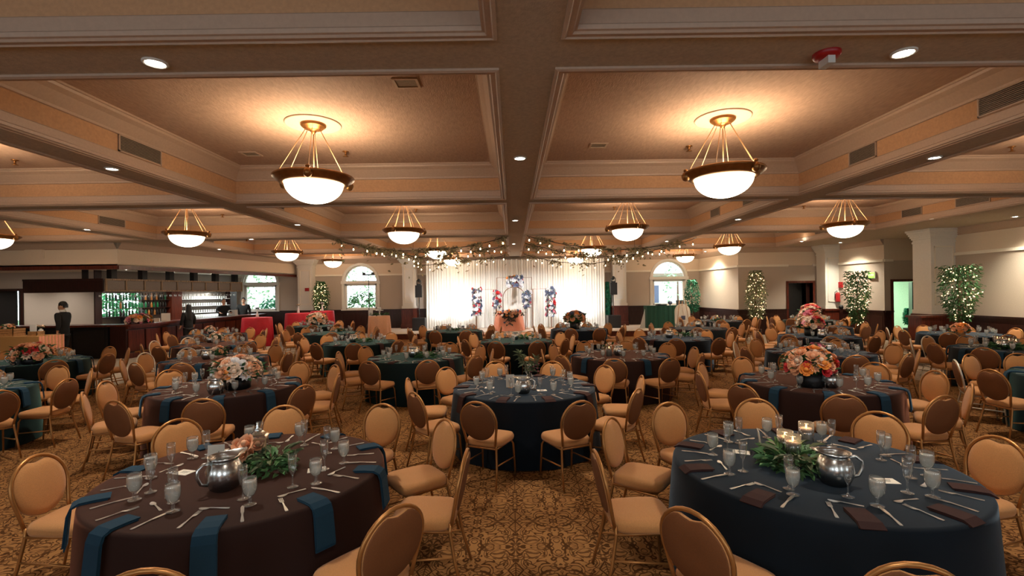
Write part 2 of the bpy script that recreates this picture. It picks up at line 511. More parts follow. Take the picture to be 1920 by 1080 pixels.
# behind the bar
wall('wall_left.001', -15.95, 18.3, -22.5, 18.3, holes=[(4.05 - 1.3 + .0, 5.35 - 1.3, 0, 2.33, False)], wains=False, rails=False)
# upper walls above the bar
FA = [(-13.05, 15.9), (-11.2, 24.9)]
mb = MB(); mb.box(-22.5, -13.05, 15.9, 16.1, 2.97, 4.6)
struct('wall_left.002', mb, M['wall'], label='cream upper wall over the bar, side facing the camera')
a = math.atan2(FA[1][1] - FA[0][1], FA[1][0] - FA[0][0]); L = math.dist(*FA)
TF = Matrix.Translation((FA[0][0], FA[0][1], 0)) @ Matrix.Rotation(a, 4, 'Z')
struct('wall_left.003', MB().box(0, L, 0, .2, 2.97, 4.6, 0, TF), M['wall'], label='cream upper wall running back over the bar')
t1 = MB(); t1.box(-22.5, -13.03, 15.85, 15.9, 2.97, 3.09); t1.box(0, L, -.05, 0, 2.97, 3.09, 0, TF)
struct('trim_1', t1, M['wood'], label='red brown wooden trim under the wall above the bar')
struct('trim_2', MB().prism([(-22.5, 15.9), (-13.05, 15.9), (-11.2, 24.9), (-14.45, 25.1), (-16.15, 18.5), (-22.5, 18.5)], 3.09, 3.14), M['white'], label='flat pale ceiling of the bar')
# crown where the upper walls meet the soffit
t3 = MB()
for (x0, y0, x1, y1) in ((9.75, 25, -11.2, 25), (10, 21.2, 9.75, 25), (14, 21.2, 10, 21.2), (14.2, 18.3, 13.9, 21.2), (14.15, -5, 14.15, 15.4), (-11.2, 24.9, -13.05, 15.9), (-13.05, 15.9, -22.5, 15.9)):
    L2 = math.dist((x0, y0), (x1, y1)); T = Matrix.Translation((x0, y0, 0)) @ Matrix.Rotation(math.atan2(y1 - y0, x1 - x0), 4, 'Z')
    t3.add([(0, 0, SOF - .22), (L2, 0, SOF - .22), (0, .03, SOF - .2), (L2, .03, SOF - .2), (0, .15, SOF - .04), (L2, .15, SOF - .04), (0, .16, SOF), (L2, .16, SOF)], [(0, 1, 3, 2), (2, 3, 5, 4), (4, 5, 7, 6)], 0, False, T)
struct('trim_3', t3, M['trim'], label='cream crown molding along the tops of the walls')

def window(n, xc, label):
    o = tag(ob('window_%d' % n, None, None, (xc, BW, 0)), label, None, None, 'structure')
    zs = 3.55 - AR
    f = MB()
    arc = lambda r, N=24: [(r * math.cos(PI * k / N), 0, zs + r * math.sin(PI * k / N)) for k in range(N + 1)]
    # casing: an arched band standing proud of the wall
    for (ra, rb, y0, y1) in ((AR - .01, AR + .11, -.05, .02), (AR - .07, AR - .0, .05, .14)):
        A, B = arc(ra), arc(rb)
        pts = [(ra, 0, 1.25)] + A + [(-ra, 0, 1.25)]; qts = [(rb, 0, 1.25)] + B + [(-rb, 0, 1.25)]
        N = len(pts)
        vs = [(x, y0, z) for x, _, z in pts] + [(x, y0, z) for x, _, z in qts] + [(x, y1, z) for x, _, z in pts] + [(x, y1, z) for x, _, z in qts]
        fs = []
        for k in range(N - 1):
            fs += [(k, k + 1, N + k + 1, N + k), (2 * N + k, 3 * N + k, 3 * N + k + 1, 2 * N + k + 1), (k, 2 * N + k, 2 * N + k + 1, k + 1), (N + k, N + k + 1, 3 * N + k + 1, 3 * N + k)]
        f.add(vs, fs)
    f.build('casing', M['white'], o)
    MB().box(-AR - .14, AR + .14, -.09, .14, zs - .1, zs + .05).build('transom', M['white'], o)
    MB().box(-AR - .14, AR + .14, -.1, .14, 1.2, 1.26).build('sill', M['white'], o)
    b = MB(); b.box(-AR + .06, -AR + .13, .04, .14, 1.26, zs - .1); b.box(AR - .13, AR - .06, .04, .14, 1.26, zs - .1); b.box(-AR + .06, AR - .06, .04, .14, 1.26, 1.34); b.box(-AR + .06, AR - .06, .04, .14, zs - .2, zs - .1)
    b.build('sash', M['white'], o)
    MB().box(-AR + .1, AR - .1, .08, .085, 1.3, zs - .1).build('pane', M['pane'], o)
    poly = [((AR - .05) * math.cos(PI * k / 20), (AR - .05) * math.sin(PI * k / 20)) for k in range(21)]
    XZ2 = Matrix(((1, 0, 0, 0), (0, 0, -1, .085), (0, 1, 0, zs + .04), (0, 0, 0, 1)))
    MB().prism(poly, 0, .005, 0, XZ2).build('pane', M['pane'], o)
    return o
window(1, WX[0], 'arched white window at the end of the bar')
window(2, WX[1], 'arched white window beside the lit ficus')
window(3, WX[2], 'arched white window above the emerald booth')

def door(n, x0, x1, y, zt, label, leaf=None, m='wood'):
    o = tag(ob('door_%d' % n, None, None, (0, y, 0)), label, None, None, 'structure')
    f = MB(); f.box(x0 - .09, x0, -.04, .26, 0, zt + .09); f.box(x1, x1 + .09, -.04, .26, 0, zt + .09); f.box(x0, x1, -.04, .26, zt, zt + .09)
    f.build('frame', M[m], o)
    return o
d = door(1, 12.2, 13.28, 21.2, 2.26, 'dark wooden doorway beside the lit ficus on the recessed wall')
MB().box(0, .82, -.02, .02, 0, 2.24).build('leaf', M['door'], d, (12.22, .22, 0), (0, 0, R(12)))
MB().box(0, .16, -.02, .02, 0, 2.24).build('leaf', M['darkwood'], d, (13.1, .2, 0), (0, 0, R(2)))
MB().box(11.6, 14.2, 1.9, 2.0, 0, 3).build('hall_wall', M['ext'], d)
mb = MB(); mb.box(11.6, 11.65, .3, 2, 0, 3); mb.box(13.7, 13.75, .3, 2, 0, 3); mb.box(11.6, 13.75, .3, 2, 2.9, 3)
mb.build('hall_lining', M['door'], d)
d = door(2, 14.52, 15.55, 18.3, 2.22, 'wooden doorway open to a pale green corridor')
MB().box(-.03, .03, 0, .95, .02, 2.2).build('leaf', M['door'], d, (15.52, .27, 0), (0, 0, R(-33)))
corr = mat('corridor_paint', (176, 204, 170), .8)
mb = MB(); mb.box(14.4, 18.6, 3.0, 3.1, 0, 3); mb.box(14.35, 14.45, .26, 3.1, 0, 3); mb.box(18.55, 18.65, .26, 3.1, 0, 3); mb.box(14.4, 18.6, .26, 3.1, 2.7, 2.8)
mb.build('corridor_wall', corr, d)
light('AREA', 'corridor_fill_lamp', (15.6, 20.3, 2.6), 90, (.8, 1, .8)).data.size = .6  # area light without a fixture, added to brighten the corridor
d = door(3, -21.3 + 1.3, -20.0 + 1.3, 18.3, 2.33, 'black doorway at the end of the bar with a bright slit', m='darkwood')
MB().box(-20.0, -18.95, .05, .1, 0, 2.34).build('leaf', M['door'], d)
MB().box(-18.86, -18.7, .05, .1, 0, 2.34).build('leaf', M['door'], d)
MB().box(-18.95, -18.86, .06, .09, .05, 2.25).build('pane', M['pane'], d)

# pilasters and columns
def pilaster(n, xc, y0, w, d, z0, zb, label, base=None, depth_back=None):
    o = tag(ob('trim_%d' % n, None, None, (xc, y0, 0)), label, None, None, 'structure')
    mb = MB(); mb.box(-w / 2, w / 2, 0, d, zb, SOF)
    mb.box(-w / 2 - .04, w / 2 + .04, -.04, d, zb, zb + .14)
    mb.box(-w / 2 - .03, w / 2 + .03, -.03, d, SOF - .42, SOF - .36)
    for k in range(5):
        e = .05 + .05 * k
        mb.box(-w / 2 - e, w / 2 + e, -e, d, SOF - .3 + .06 * k, SOF - .24 + .06 * k)
    mb.build('shaft', M['white'], o)
    fr = MB()
    a, b, z1, z2 = -w / 2 + .1, w / 2 - .1, zb + .3, SOF - .55
    for (p, q, r, s) in ((a, a + .035, z1, z2), (b - .035, b, z1, z2), (a, b, z1, z1 + .035), (a, b, z2 - .035, z2)): fr.box(p, q, -.02, 0, r, s)
    fr.build('panel_molding', M['rail'], o)
    bs = MB(); bs.box(-w / 2 - .06, w / 2 + .06, -.06, d, z0, zb); bs.box(-w / 2 - .1, w / 2 + .1, -.1, d, zb - .06, zb + .01); bs.box(-w / 2 - .09, w / 2 + .09, -.09, d, z0, z0 + .18)
    bs.build('plinth', base or M['wood'], o)
    return o
pilaster(4, -10.6, 24.6, .75, .4, 0, 1.24, 'tall cream pilaster between the bar window and the lit ficus')
pilaster(5, -5.25, 24.5, .68, .5, .26, 1.26, 'cream pilaster with red wood base beside the drape on the cake side')
pilaster(6, 5.5, 24.5, .68, .5, .26, 1.26, 'cream pilaster with red wood base beside the emerald booth')
pilaster(7, 13.75, 20.5, .72, .6, 0, 1.12, 'cream column beside the fire extinguisher')
pilaster(8, 13.78, 15.3, .82, .7, 0, 1.12, 'tall white column with flared top beside the open corridor door')

# ------------------------------------------------------------------ outside the windows
mb = MB(); mb.box(-60, 60, 25.5, 70, -.6, -.5)
tag(mb.build('lawn', M['soil']), 'green ground outside the windows', None, None, 'structure')
def leafcloud(n, rx, ry, rz, size, rg, squash=1.0, shell=.55):
    mb = MB()
    for _ in range(n):
        while True:
            p = Vector((rg.uniform(-1, 1), rg.uniform(-1, 1), rg.uniform(-1, 1)))
            if shell < p.length < 1: break
        c = Vector((p.x * rx, p.y * ry, p.z * rz))
        s = size * rg.uniform(.6, 1.3)
        q = Mx(c, rg.uniform(0, 6.3), rg.uniform(-1.3, 1.3), rg.uniform(-1.0, 1.0), s)
        mb.add([(-.5, 0, 0), (0, -.22, .04), (.5, 0, -.06), (0, .22, .04)], [(0, 1, 2), (0, 2, 3)], 0, False, q)
    return mb
def shrub(x, y, r, h, m, label, n=900):
    t = thing('shrub', label, 'shrub', (x, y, -.5))
    s = leafcloud(n, r, r, h / 2, .28, rnd).build('foliage', M[m], t, (0, 0, h / 2 + .3)); tag(s, kind='stuff')
    MB().tube([(0, 0, 0), (0, 0, h * .6)], [.1, .05]).build('trunk', M['bark'], t)
shrub(-17.4, 31, 2.4, 4.2, 'leafp', 'pale green bush outside the bar window')
shrub(-13.4, 27.2, 1.0, 2.2, 'leaft', 'dark green bush low outside the bar window', 500)
shrub(-10.8, 31, 2.6, 4.4, 'leafp', 'pale green bush outside the window by the light stand')
shrub(-8.5, 27.2, 1.1, 2.4, 'leaf', 'green bush low outside the window by the light stand', 500)
shrub(11.4, 33, 1.1, 5.2, 'leafp', 'thin tree outside the window over the emerald booth', 260)
eb = thing('annex_building', 'white annex building outside the window over the booth', 'building', (11.2, 36, -.5))
MB().box(-4.5, 5, 0, 4, 0, 3.6).build('wall', M['ext'], eb)
MB().box(-4.7, 5.2, -.3, 4.2, 3.6, 3.8).build('roof', M['grille'], eb)
MB().box(-1.4, -.2, -.04, .02, 1.6, 2.9).build('window', M['bluep'], eb)
MB().box(-1.4, -.2, -.05, .02, .9, 1.1).build('sign_board', M['bluep'], eb)

# ------------------------------------------------------------------ chandeliers and ceiling fittings
ORD = ['zeroth', 'first', 'second', 'third', 'fourth', 'fifth', 'sixth']
COLW = ['beyond the bar corner', 'in the column over the bar aisle', 'beside the central beam, bar side', 'beside the central beam, door side', 'in the column over the door aisle']
RW = ['row over the camera', 'first coffer row', 'second coffer row', 'third coffer row', 'fourth coffer row']
cp = proto(thing('chandelier', 'x', 'chandelier', (0, 0, 0)))
mb = MB(); mb.lathe([(.39, 0), (.39, -.012), (.375, -.022), (.36, -.014), (.33, -.016), (.3, -.008), (.0, -.008)], 40); mb.build('medallion', M['trim'], cp)
mb = MB(); mb.lathe([(.175, -.008), (.178, -.03), (.16, -.05), (.145, -.055), (.13, -.075), (.07, -.095), (.045, -.1), (.04, -.12), (.02, -.14), (0, -.16)], 28); mb.build('canopy', M['bronze'], cp)
RZ = -.80   # rim height below the ceiling
for k in range(6):
    an = 2 * PI * k / 6 + .15
    a1, a2 = (.11 * math.cos(an), .11 * math.sin(an), -.09), (.5 * math.cos(an), .5 * math.sin(an), RZ + .03)
    mb = MB(); mb.tube([a1, a2], .0055, 6)
    rod = mb.build('rod', M['rodm'], cp)
    if k % 2: continue
    fb = MB(); fb.lathe([(0, .075), (.022, .07), (.034, .05), (.022, .03), (.04, .02), (.062, -.02), (.06, -.05), (.045, -.085), (.02, -.1), (0, -.105)], 12, 0, Mx((.535 * math.cos(an), .535 * math.sin(an), RZ)))
    fb.build('finial', M['bronze'], cp)
mb = MB(); mb.lathe([(.43, RZ + .02), (.5, RZ + .035), (.55, RZ + .03), (.565, RZ + .015), (.56, RZ - .005), (.535, RZ - .018), (.525, RZ - .035), (.5, RZ - .045), (.485, RZ - .065), (.45, RZ - .085), (.405, RZ - .085), (.4, RZ - .03), (.43, RZ + .02)], 48); mb.build('rim', M['bronze'], cp)
mb = MB(); mb.lathe([(.405 * math.cos(q), RZ - .07 - .29 * math.sin(q)) for q in [PI / 2 * k / 12 for k in range(13)]], 48); mb.build('glass_bowl', M['bowl'], cp)
mb = MB(); mb.tube([(0, 0, -.15), (0, 0, RZ)], .008, 6); mb.build('stem', M['rodm'], cp)
CH = {}
for j, (y0, y1) in enumerate(YC):
    for i, (x0, x1) in enumerate(XC):
        if not has_coffer(i, j): continue
        if j == 0 or (j == 4 and i not in (1, 2, 3, 4)): continue
        c = Vector(((x0 + x1) / 2 + (-.1 if i < 3 else .06), (y0 + y1) / 2 + .3, CEI))
        if i == 4 and j > 2: c.x -= .5
        if i == 0: c.x += .58
        o = dup(cp, c, rnd.uniform(0, 1), 'bronze bowl chandelier in the %s, %s' % (RW[j], COLW[i]), 'bowl chandeliers in the coffers')
        light('POINT', 'chandelier_bulb', (0, 0, RZ + .06), CHANDELIER_W, (1, .77, .55), o, .34)
        CH[(i, j)] = c

dp = proto(thing('downlight', 'x', 'ceiling light'))
mb = MB(); mb.lathe([(.09, 0), (.09, -.012), (.074, -.016), (.066, 0), (.066, .0)], 24); mb.build('trim_ring', M['white'], dp)
mb = MB(); mb.lathe([(.068, -.006), (.04, -.012), (0, -.014)], 24); mb.build('lens', M['lens'], dp)
DL = [(291, 117, 'big downlight on the first cross beam, bar side'), (1694, 98, 'big downlight on the first cross beam, beyond the red strobe'),
      (975, 296, 'downlight on the central beam nearest the camera'), (210, 316, 'downlight on the bar side beam, first one'), (1752, 295, 'downlight on the door side beam, first one'),
      (966, 413, 'downlight on the central beam, second one'), (163, 430, 'downlight on the outer bar side beam'), (558, 421, 'downlight on the bar side beam, second one'),
      (471, 448, 'downlight on the second cross beam over the bar aisle'), (411, 467, 'downlight on the outer bar side beam, second one'), (1384, 411, 'downlight on the door side beam, second one'),
      (1750, 410, 'downlight on the outer door side beam'), (1876, 418, 'downlight on the soffit near the door wall'), (963, 457, 'downlight on the central beam, third one'),
      (1456, 436, 'downlight on the second cross beam beside the far chandelier'), (1503, 452, 'downlight on the outer door side beam, second one'), (603, 474, 'downlight on the third cross beam, bar side'),
      (665, 488, 'downlight on the last cross beam, bar side'), (1320, 466, 'downlight on the third cross beam, door side'), (1250, 452, 'downlight on the door side beam, third one')]
def downlight(p, label):
    o = dup(dp, (p[0], p[1], SOF), 0, label, 'recessed downlights in the beams')
    light('SPOT', 'downlight_lamp', (0, 0, -.03), DOWN_W, (1, .91, .78), o, .08, 112, .8)
for px, py, lab in DL: downlight(onZ(px, py, SOF), lab)
for x, y in ((-5.66, .6), (.15, .6), (5.95, .6)): downlight((x, y), 'downlight in the beams over the camera, %s' % ('bar side' if x < 0 else 'centre' if x < 1 else 'door side'))
for x in (-3.2, -1.0, 1.3, 3.5):  # downlights added to brighten the drape evenly from the front
    o = dup(dp, (x, 21.0, SOF), 0, 'added downlight aimed at the drape from the last cross beam, %s' % {-3.2: 'cake side outer', -1.0: 'cake side inner', 1.3: 'booth side inner', 3.5: 'booth side outer'}[x], 'added downlights aimed at the drape')
    light('SPOT', 'drape_fill_lamp', (0, 0, -.03), 650, (1, 1, 1), o, .08, 80, .9, (R(42), 0, 0))
for k, (x, y) in enumerate(((-20.4, 17.2), (-18.6, 17.2), (-16.9, 17.2), (-14.6, 18.2), (-14.2, 20.2), (-13.9, 22.2))):  # downlights added to lift the dark walls of the bar
    o = dup(dp, (x, y, 3.09), 0, '%s added downlight in the low ceiling of the bar' % ('first second third fourth fifth sixth'.split()[k]), 'added downlights in the bar ceiling')
    light('SPOT', 'bar_fill_lamp', (0, 0, -.03), 120, (1, .93, .84), o, .08, 130, .8)
# wall washers: warm pools on the upper walls
for (x, y, lab) in ((9.25, 22.9, 'downlight washing the pale side wall by the emerald booth'), (13.3, 19.4, 'downlight washing the wall over the fire extinguisher'), (13.45, 12.8, 'downlight washing the upper door wall')):
    o = dup(dp, (x, y, SOF), 0, lab, 'recessed downlights in the beams')
    light('SPOT', 'washer_lamp', (0, 0, -.03), WASH_W, (1, .93, .74), o, .1, 120, 1)

def onwall(name, label, cat, x0, x1, y0, y1, z0, z1): pass
# vents in the coffer side walls: a thing each, frame + blades
def vent(xw, y0, y1, side, label, dark=False, z0=SOF + .16, z1=SOF + .4):
    t = thing('air_vent', label, 'vent', (xw, (y0 + y1) / 2, z0), 0, 'air vents in the coffer walls')
    s = side
    L2 = (y1 - y0) / 2; H = z1 - z0
    f = MB(); x0, x1 = sorted((0, s * .02))
    f.box(x0, x1, -L2, L2, 0, .02); f.box(x0, x1, -L2, L2, H - .02, H); f.box(x0, x1, -L2, -L2 + .02, 0, H); f.box(x0, x1, L2 - .02, L2, 0, H)
    f.build('frame', M['trim'], t)
    x0, x1 = sorted((s * .001, s * .005)); MB().box(x0, x1, -L2, L2, .01, H - .01).build('backing', M['ventdark'], t)
    n = 9
    for k in range(n):
        zz = .025 + (H - .05) * (k + .5) / n
        x0, x1 = sorted((s * .004, s * .016)); MB().box(x0, x1, -L2 + .02, L2 - .02, zz - .006, zz + .004).build('slat', M['ventdark' if dark else 'grille'], t)
xl, xr = XC[2][0], XC[3][1]
vent(xl, 4.15, 4.72, 1, 'dark air vent in the bar side wall of the first coffer', True)
vent(xl, 6.55, 7.35, 1, 'long air vent in the bar side wall of the first coffer')
vent(xr, 5.05, 5.75, -1, 'long air vent in the door side wall of the first coffer')
vent(xr, 7.35, 7.95, -1, 'short air vent in the door side wall of the first coffer')
vent(xl, 10.6, 11.3, 1, 'air vent in the bar side wall of the second coffer')
vent(xr, 12.9, 13.5, -1, 'short air vent in the door side wall of the second coffer')
vent(xr, 10.9, 11.6, -1, 'long air vent in the door side wall of the second coffer')
vent(XC[1][0], 12.9, 13.8, 1, 'air vent in the outer coffer above the bar aisle')
vent(XC[1][0], 17.2, 17.9, 1, 'air vent in the outer coffer beyond the bar chandelier')
vent(XC[4][1], 13.3, 14.0, -1, 'air vent in the outer coffer above the door aisle')
vent(XC[4][1], 11.4, 12.3, -1, 'long air vent in the outer coffer above the door aisle')
vent(XC[4][1], 17.4, 18.0, -1, 'air vent in the far outer coffer above the door aisle')
# ceiling registers and sprinklers
def register(px, py, label):
    p = onZ(px, py, CEI)
    t = thing('ceiling_register', label, 'vent', p)
    f = MB(); f.box(-.15, .15, -.13, -.1, -.015, 0); f.box(-.15, .15, .1, .13, -.015, 0); f.box(-.15, -.12, -.1, .1, -.015, 0); f.box(.12, .15, -.1, .1, -.015, 0)
    f.build('frame', M['trim'], t)
    MB().box(-.12, .12, -.1, .1, -.004, 0).build('grille', M['grille'], t)
register(762, 155, 'square air register on the bar side coffer ceiling')
register(1122, 272, 'square air register on the door side coffer ceiling')
register(470, 288, 'air register on the far corner of the bar side coffer')
sp = proto(thing('sprinkler_head', 'x', 'sprinkler'))
mb = MB(); mb.lathe([(.04, 0), (.04, -.008), (.015, -.012), (.012, -.05), (.02, -.055), (.0, -.06)], 10); mb.build('body', M['bronze'], sp)
mb = MB(); mb.lathe([(.035, -.062), (.035, -.066), (0, -.066)], 10); mb.build('deflector', M['bronze'], sp)
for px, py, lab in ((648, 284, 'sprinkler beside the bar side front chandelier'), (1292, 274, 'sprinkler beside the door side front chandelier'), (28, 300, 'sprinkler in the outer coffer over the bar aisle'),
                    (1897, 275, 'sprinkler in the outer coffer over the door aisle'), (417, 402, 'sprinkler behind the second bar aisle chandelier'), (1507, 386, 'sprinkler beside the second door aisle chandelier'), (1152, 388, 'sprinkler by the second central chandelier, door side'), (780, 392, 'sprinkler by the second central chandelier, bar side')):
    dup(sp, onZ(px, py, CEI), 0, lab, 'sprinkler heads', 1.4)
st = thing('fire_strobe', 'red fire strobe with a clear lens on the first cross beam', 'alarm', onZ(1550, 100, SOF))
mb = MB(); mb.lathe([(.1, 0), (.1, -.02), (.085, -.04), (.0, -.045)], 28); mb.build('housing', M['redplast'], st)
mb = MB(); mb.box(-.028, .028, -.06, .06, -.1, -.04); mb.build('lens', M['porcelain'], st)
tag(MB().lathe([(.03, 0), (.03, -.05), (0, -.06)], 12).build('ceiling_sensor', M['bronze'], None, onZ(463, 449, SOF)), 'small round sensor under the second cross beam', 'sensor')

# ------------------------------------------------------------------ bar
BA = (-12.75, 15.9); BB = (-12.6, 24.3)
bl = math.dist(BA, BB); ba = math.atan2(BB[1] - BA[1], BB[0] - BA[0])
TBAR = Matrix.Translation((BA[0], BA[1], 0)) @ Matrix.Rotation(ba, 4, 'Z')
bar = thing('bar_counter', 'long red brown wooden bar with a panelled front', 'bar', (BA[0], BA[1], 0), ba)
mb = MB(); mb.box(0, bl, .06, .6, 0, 1.06); mb.build('body', M['darkwood'], bar)
mb = MB(); mb.box(-.05, bl, -.14, .66, 1.06, 1.12); mb.build('counter_top', M['wood'], bar)
mb = MB(); mb.box(0, bl, -.02, .06, 0, .16); mb.box(0, bl, -.01, .06, .98, 1.06); mb.build('plinth', M['wood'], bar)
for k in range(11):
    x0 = .08 + k * (bl - .1) / 11
    MB().box(x0, x0 + bl / 11 - .1, .03, .06, .22, .92).build('panel', M['wood'], bar)
mb = MB(); mb.tube([(.1, -.16, .2), (bl - .1, -.16, .2)], .025, 8)
for k in range(8): mb.tube([(.3 + k * 1.1, -.16, .2), (.3 + k * 1.1, -.16, .0)], .015, 6)
mb.build('foot_rail', M['bronze'], bar)
b2 = thing('bar_return', 'black fronted bar return behind the walking man', 'bar', (-22.3, 15.9, 0))
MB().box(0, 8.85, .06, .6, 0, 1.04).build('body', M['door'], b2)
MB().box(0, 8.85, -.1, .64, 1.06, 1.12).build('counter_top', M['wood'], b2)
for k in range(8): MB().box(.04 + k * 1.1, 1.06 + k * 1.1, .03, .06, .18, .94).build('panel', M['door'], b2)
# hanging glass rack canopy
CA, CB = (-13.8, 16.3), (-12.7, 22.6)
cl = math.dist(CA, CB); ca = math.atan2(CB[1] - CA[1], CB[0] - CA[0])
can = thing('glass_rack_canopy', 'grey panelled canopy hanging over the bar with rows of stemware', 'canopy', (CA[0], CA[1], 2.24), ca)
mb = MB(); mb.box(0, cl, .03, .75, .0, .44); mb.build('body', M['rack'], can)
mb = MB(); mb.box(0, cl, -.02, .03, .0, .05); mb.box(0, cl, -.02, .03, .38, .44)
for k in range(10): mb.box(k * (cl - .05) / 9, k * (cl - .05) / 9 + .05, -.02, .03, .05, .38)
mb.build('rail', M['rackrail'], can)
for k in range(9): MB().box(k * (cl - .05) / 9 + .07, (k + 1) * (cl - .05) / 9 - .02, .0, .03, .07, .36).build('panel', M['rack'], can)
for k in range(6): MB().box(.25 + k * 1.15, .45 + k * 1.15, .05, .25, .44, .86).build('hanger', M['door'], can)
v = thing('valance_box', 'dark wooden valance box over the bar return', 'valance', (-16.55, 16.24, 2.22))
MB().box(0, 2.7, 0, .04, 0, .46).build('body', M['darkwood'], v)
MB().box(2.0, 2.2, .0, .04, .46, .86).build('hanger', M['door'], v)
MB().box(0, 2.74, -.02, .0, .4, .46).build('rail', M['darkwood'], v)
# back bar
KA, KB = (-15.9, 18.3), (-14.3, 24.9)
kl = math.dist(KA, KB); ka = math.atan2(KB[1] - KA[1], KB[0] - KA[0])
TK = Matrix.Translation((KA[0], KA[1], 0)) @ Matrix.Rotation(ka, 4, 'Z')
wb = tag(ob('wall_left.004', None, None, (KA[0], KA[1], 0), (0, 0, ka)), 'wall behind the bar', None, None, 'structure')
MB().box(0, .25, 0, .3, 0, 3.1).build('pillar', M['darkwood'], wb)
mb = MB(); mb.box(.25, 1.9, .1, .3, 0, 1.25); mb.box(.25, 1.9, .1, .3, 2.2, 3.1); mb.box(1.9, kl, .1, .3, 0, 3.1)
mb.build('backboard', M['rack'], wb)
MB().box(.25, 1.9, .18, .2, 1.25, 2.2).build('pane', M['pane'], wb)
MB().box(2.95, 3.45, -.25, .1, 0, 2.4).build('pillar', M['wood'], wb)
MB().box(6.2, 6.6, -.2, .1, 0, 2.4).build('pillar', M['darkwood'], wb)
shrub(-18.1, 22.2, 1.7, 4.4, 'leafb', 'added emerald bush outside the bottle shelf window', 2200)  # window view and bush added in place of greenery in a mirror
bk = thing('back_bar', 'back bar shelving loaded with bottles and glasses', 'shelf', (KA[0], KA[1], 0), ka)
MB().box(.25, 6.2, -.45, .1, 0, .95).build('cabinet', M['darkwood'], bk)
MB().box(.25, 6.2, -.5, .1, .95, 1.0).build('counter', M['steel'], bk)
SHZ = (1.28, 1.6, 1.92)
for z in SHZ:
    MB().box(.25, 2.95, -.18, .09, z - .02, z).build('shelf', M['darkwood'], bk)
    MB().box(3.5, 6.2, -.18, .09, z - .02, z).build('shelf', M['porcelain'], bk)
light('AREA', 'shelf_lamp', TK @ Vector((4.8, -.6, 2.2)), 40, (.9, 1, 1)).data.size = 1.2
light('AREA', 'bar_lamp', TK @ Vector((1.6, -.8, 2.2)), 18, (.95, 1, .9)).data.size = .8
mb = MB(); mb.lathe([(.034, 0), (.036, .02), (.036, .17), (.03, .2), (.014, .23), (.013, .29), (.0, .29)], 10)
for nm, mm in (('g', 'bottleg'), ('d', 'bottled'), ('a', 'bottlea')): globals()['bt_' + nm] = mb.mesh('bottle', M[mm])
mb = MB(); mb.lathe([(.03, 0), (.035, .12), (.033, .12), (.028, .005), (0, .005)], 10); tum = mb.mesh('tumbler', M['porcelain'])
mb = MB(); mb.lathe([(.033, -.002), (.033, -.006), (.004, -.01), (.004, -.09), (.03, -.11), (.038, -.15), (.03, -.2)], 8); stemhang = mb.mesh('stem_glass', M['glass'])
SHN = ['lower', 'middle', 'upper']
O1 = 'first second third fourth fifth sixth seventh eighth ninth tenth eleventh twelfth thirteenth fourteenth fifteenth sixteenth seventeenth eighteenth nineteenth twentieth'.split()
O1 += ['twenty ' + w for w in O1[:9]] + ['thirtieth']
for zi, z in enumerate(SHZ):
    for k in range(20):
        x = .36 + k * .13
        dt = bt_g if x < 1.8 and rnd.random() < .5 else rnd.choice([bt_d, bt_d, bt_g, bt_a])
        o = ob('bottle', dt, None, TK @ Vector((x, -.05 + rnd.uniform(-.03, .03), z)))
        w = {bt_g: 'green', bt_d: 'black', bt_a: 'amber'}[dt]
        tag(o, '%s bottle, %s from the bush window end of the %s bar shelf' % (w, O1[k], SHN[zi]), 'bottle', '%s bottles on the %s bar shelf' % (w, SHN[zi]))
    for k in range(20):
        o = ob('tumbler', tum, None, TK @ Vector((3.6 + k * .13, -.06, z)))
        tag(o, 'white tumbler, %s from the red pillar on the %s bar shelf' % (O1[k], SHN[zi]), 'glass', 'tumblers on the %s bar shelf' % SHN[zi])
for k in range(22):
    o = ob('tumbler', tum, None, TK @ Vector((3.7 + k * .11, -.3, 1.0)), (0, 0, 0)); o.scale = (1.2, 1.2, 1.6)
    tag(o, 'tall white tumbler, %s from the red pillar on the back counter' % O1[k], 'glass', 'tumblers on the back counter')
for k in range(30):
    o = ob('stem_glass', stemhang, None, (CA[0] + (CB[0] - CA[0]) * (k + .5) / 30 - .3, CA[1] + (CB[1] - CA[1]) * (k + .5) / 30, 2.24))
    tag(o, 'stem glass hanging %s from the corner end of the bar canopy' % O1[k], 'glass', 'stemware hanging under the canopy')
def simple(name, label, cat, mb, m, loc=(0, 0, 0), rz=0, group=None): return tag(mb.build(name, m, None, loc, (0, 0, rz)), label, cat, group)
simple('menu_card', 'tall cream menu card standing on the bar beside the roses', 'card', MB().box(-.14, .14, -.01, .01, 0, .3), M['card'], TBAR @ Vector((2.05, .25, 1.12)), R(30))
simple('paper_stack', 'low cream box on the bar behind the menu card', 'box', MB().box(-.12, .12, -.1, .1, 0, .12), M['card'], TBAR @ Vector((1.75, .4, 1.12)), R(30))
simple('napkin_caddy', 'white napkin caddy on the bar beside the bartender', 'caddy', MB().box(-.14, .14, -.12, .12, 0, .26).box(-.16, .16, -.14, .14, 0, .03), M['porcelain'], TBAR @ Vector((6.6, .45, 1.12)), 0)
simple('cash_box', 'black box on the back counter behind the roses', 'box', MB().box(-.3, .3, -.12, .12, 0, .24).box(-.32, .32, -.13, .13, .2, .22), M['black'], TK @ Vector((1.1, -.3, 1.0)), ka)
simple('wall_panel', 'square access panel on the cream wall above the bar', 'panel', MB().box(-.33, .33, -.02, 0, -.3, .3).box(-.28, .28, -.03, -.02, -.25, .25), M['wall'], P(65, 468, 15.9) + Vector((0, -.0, 0)))

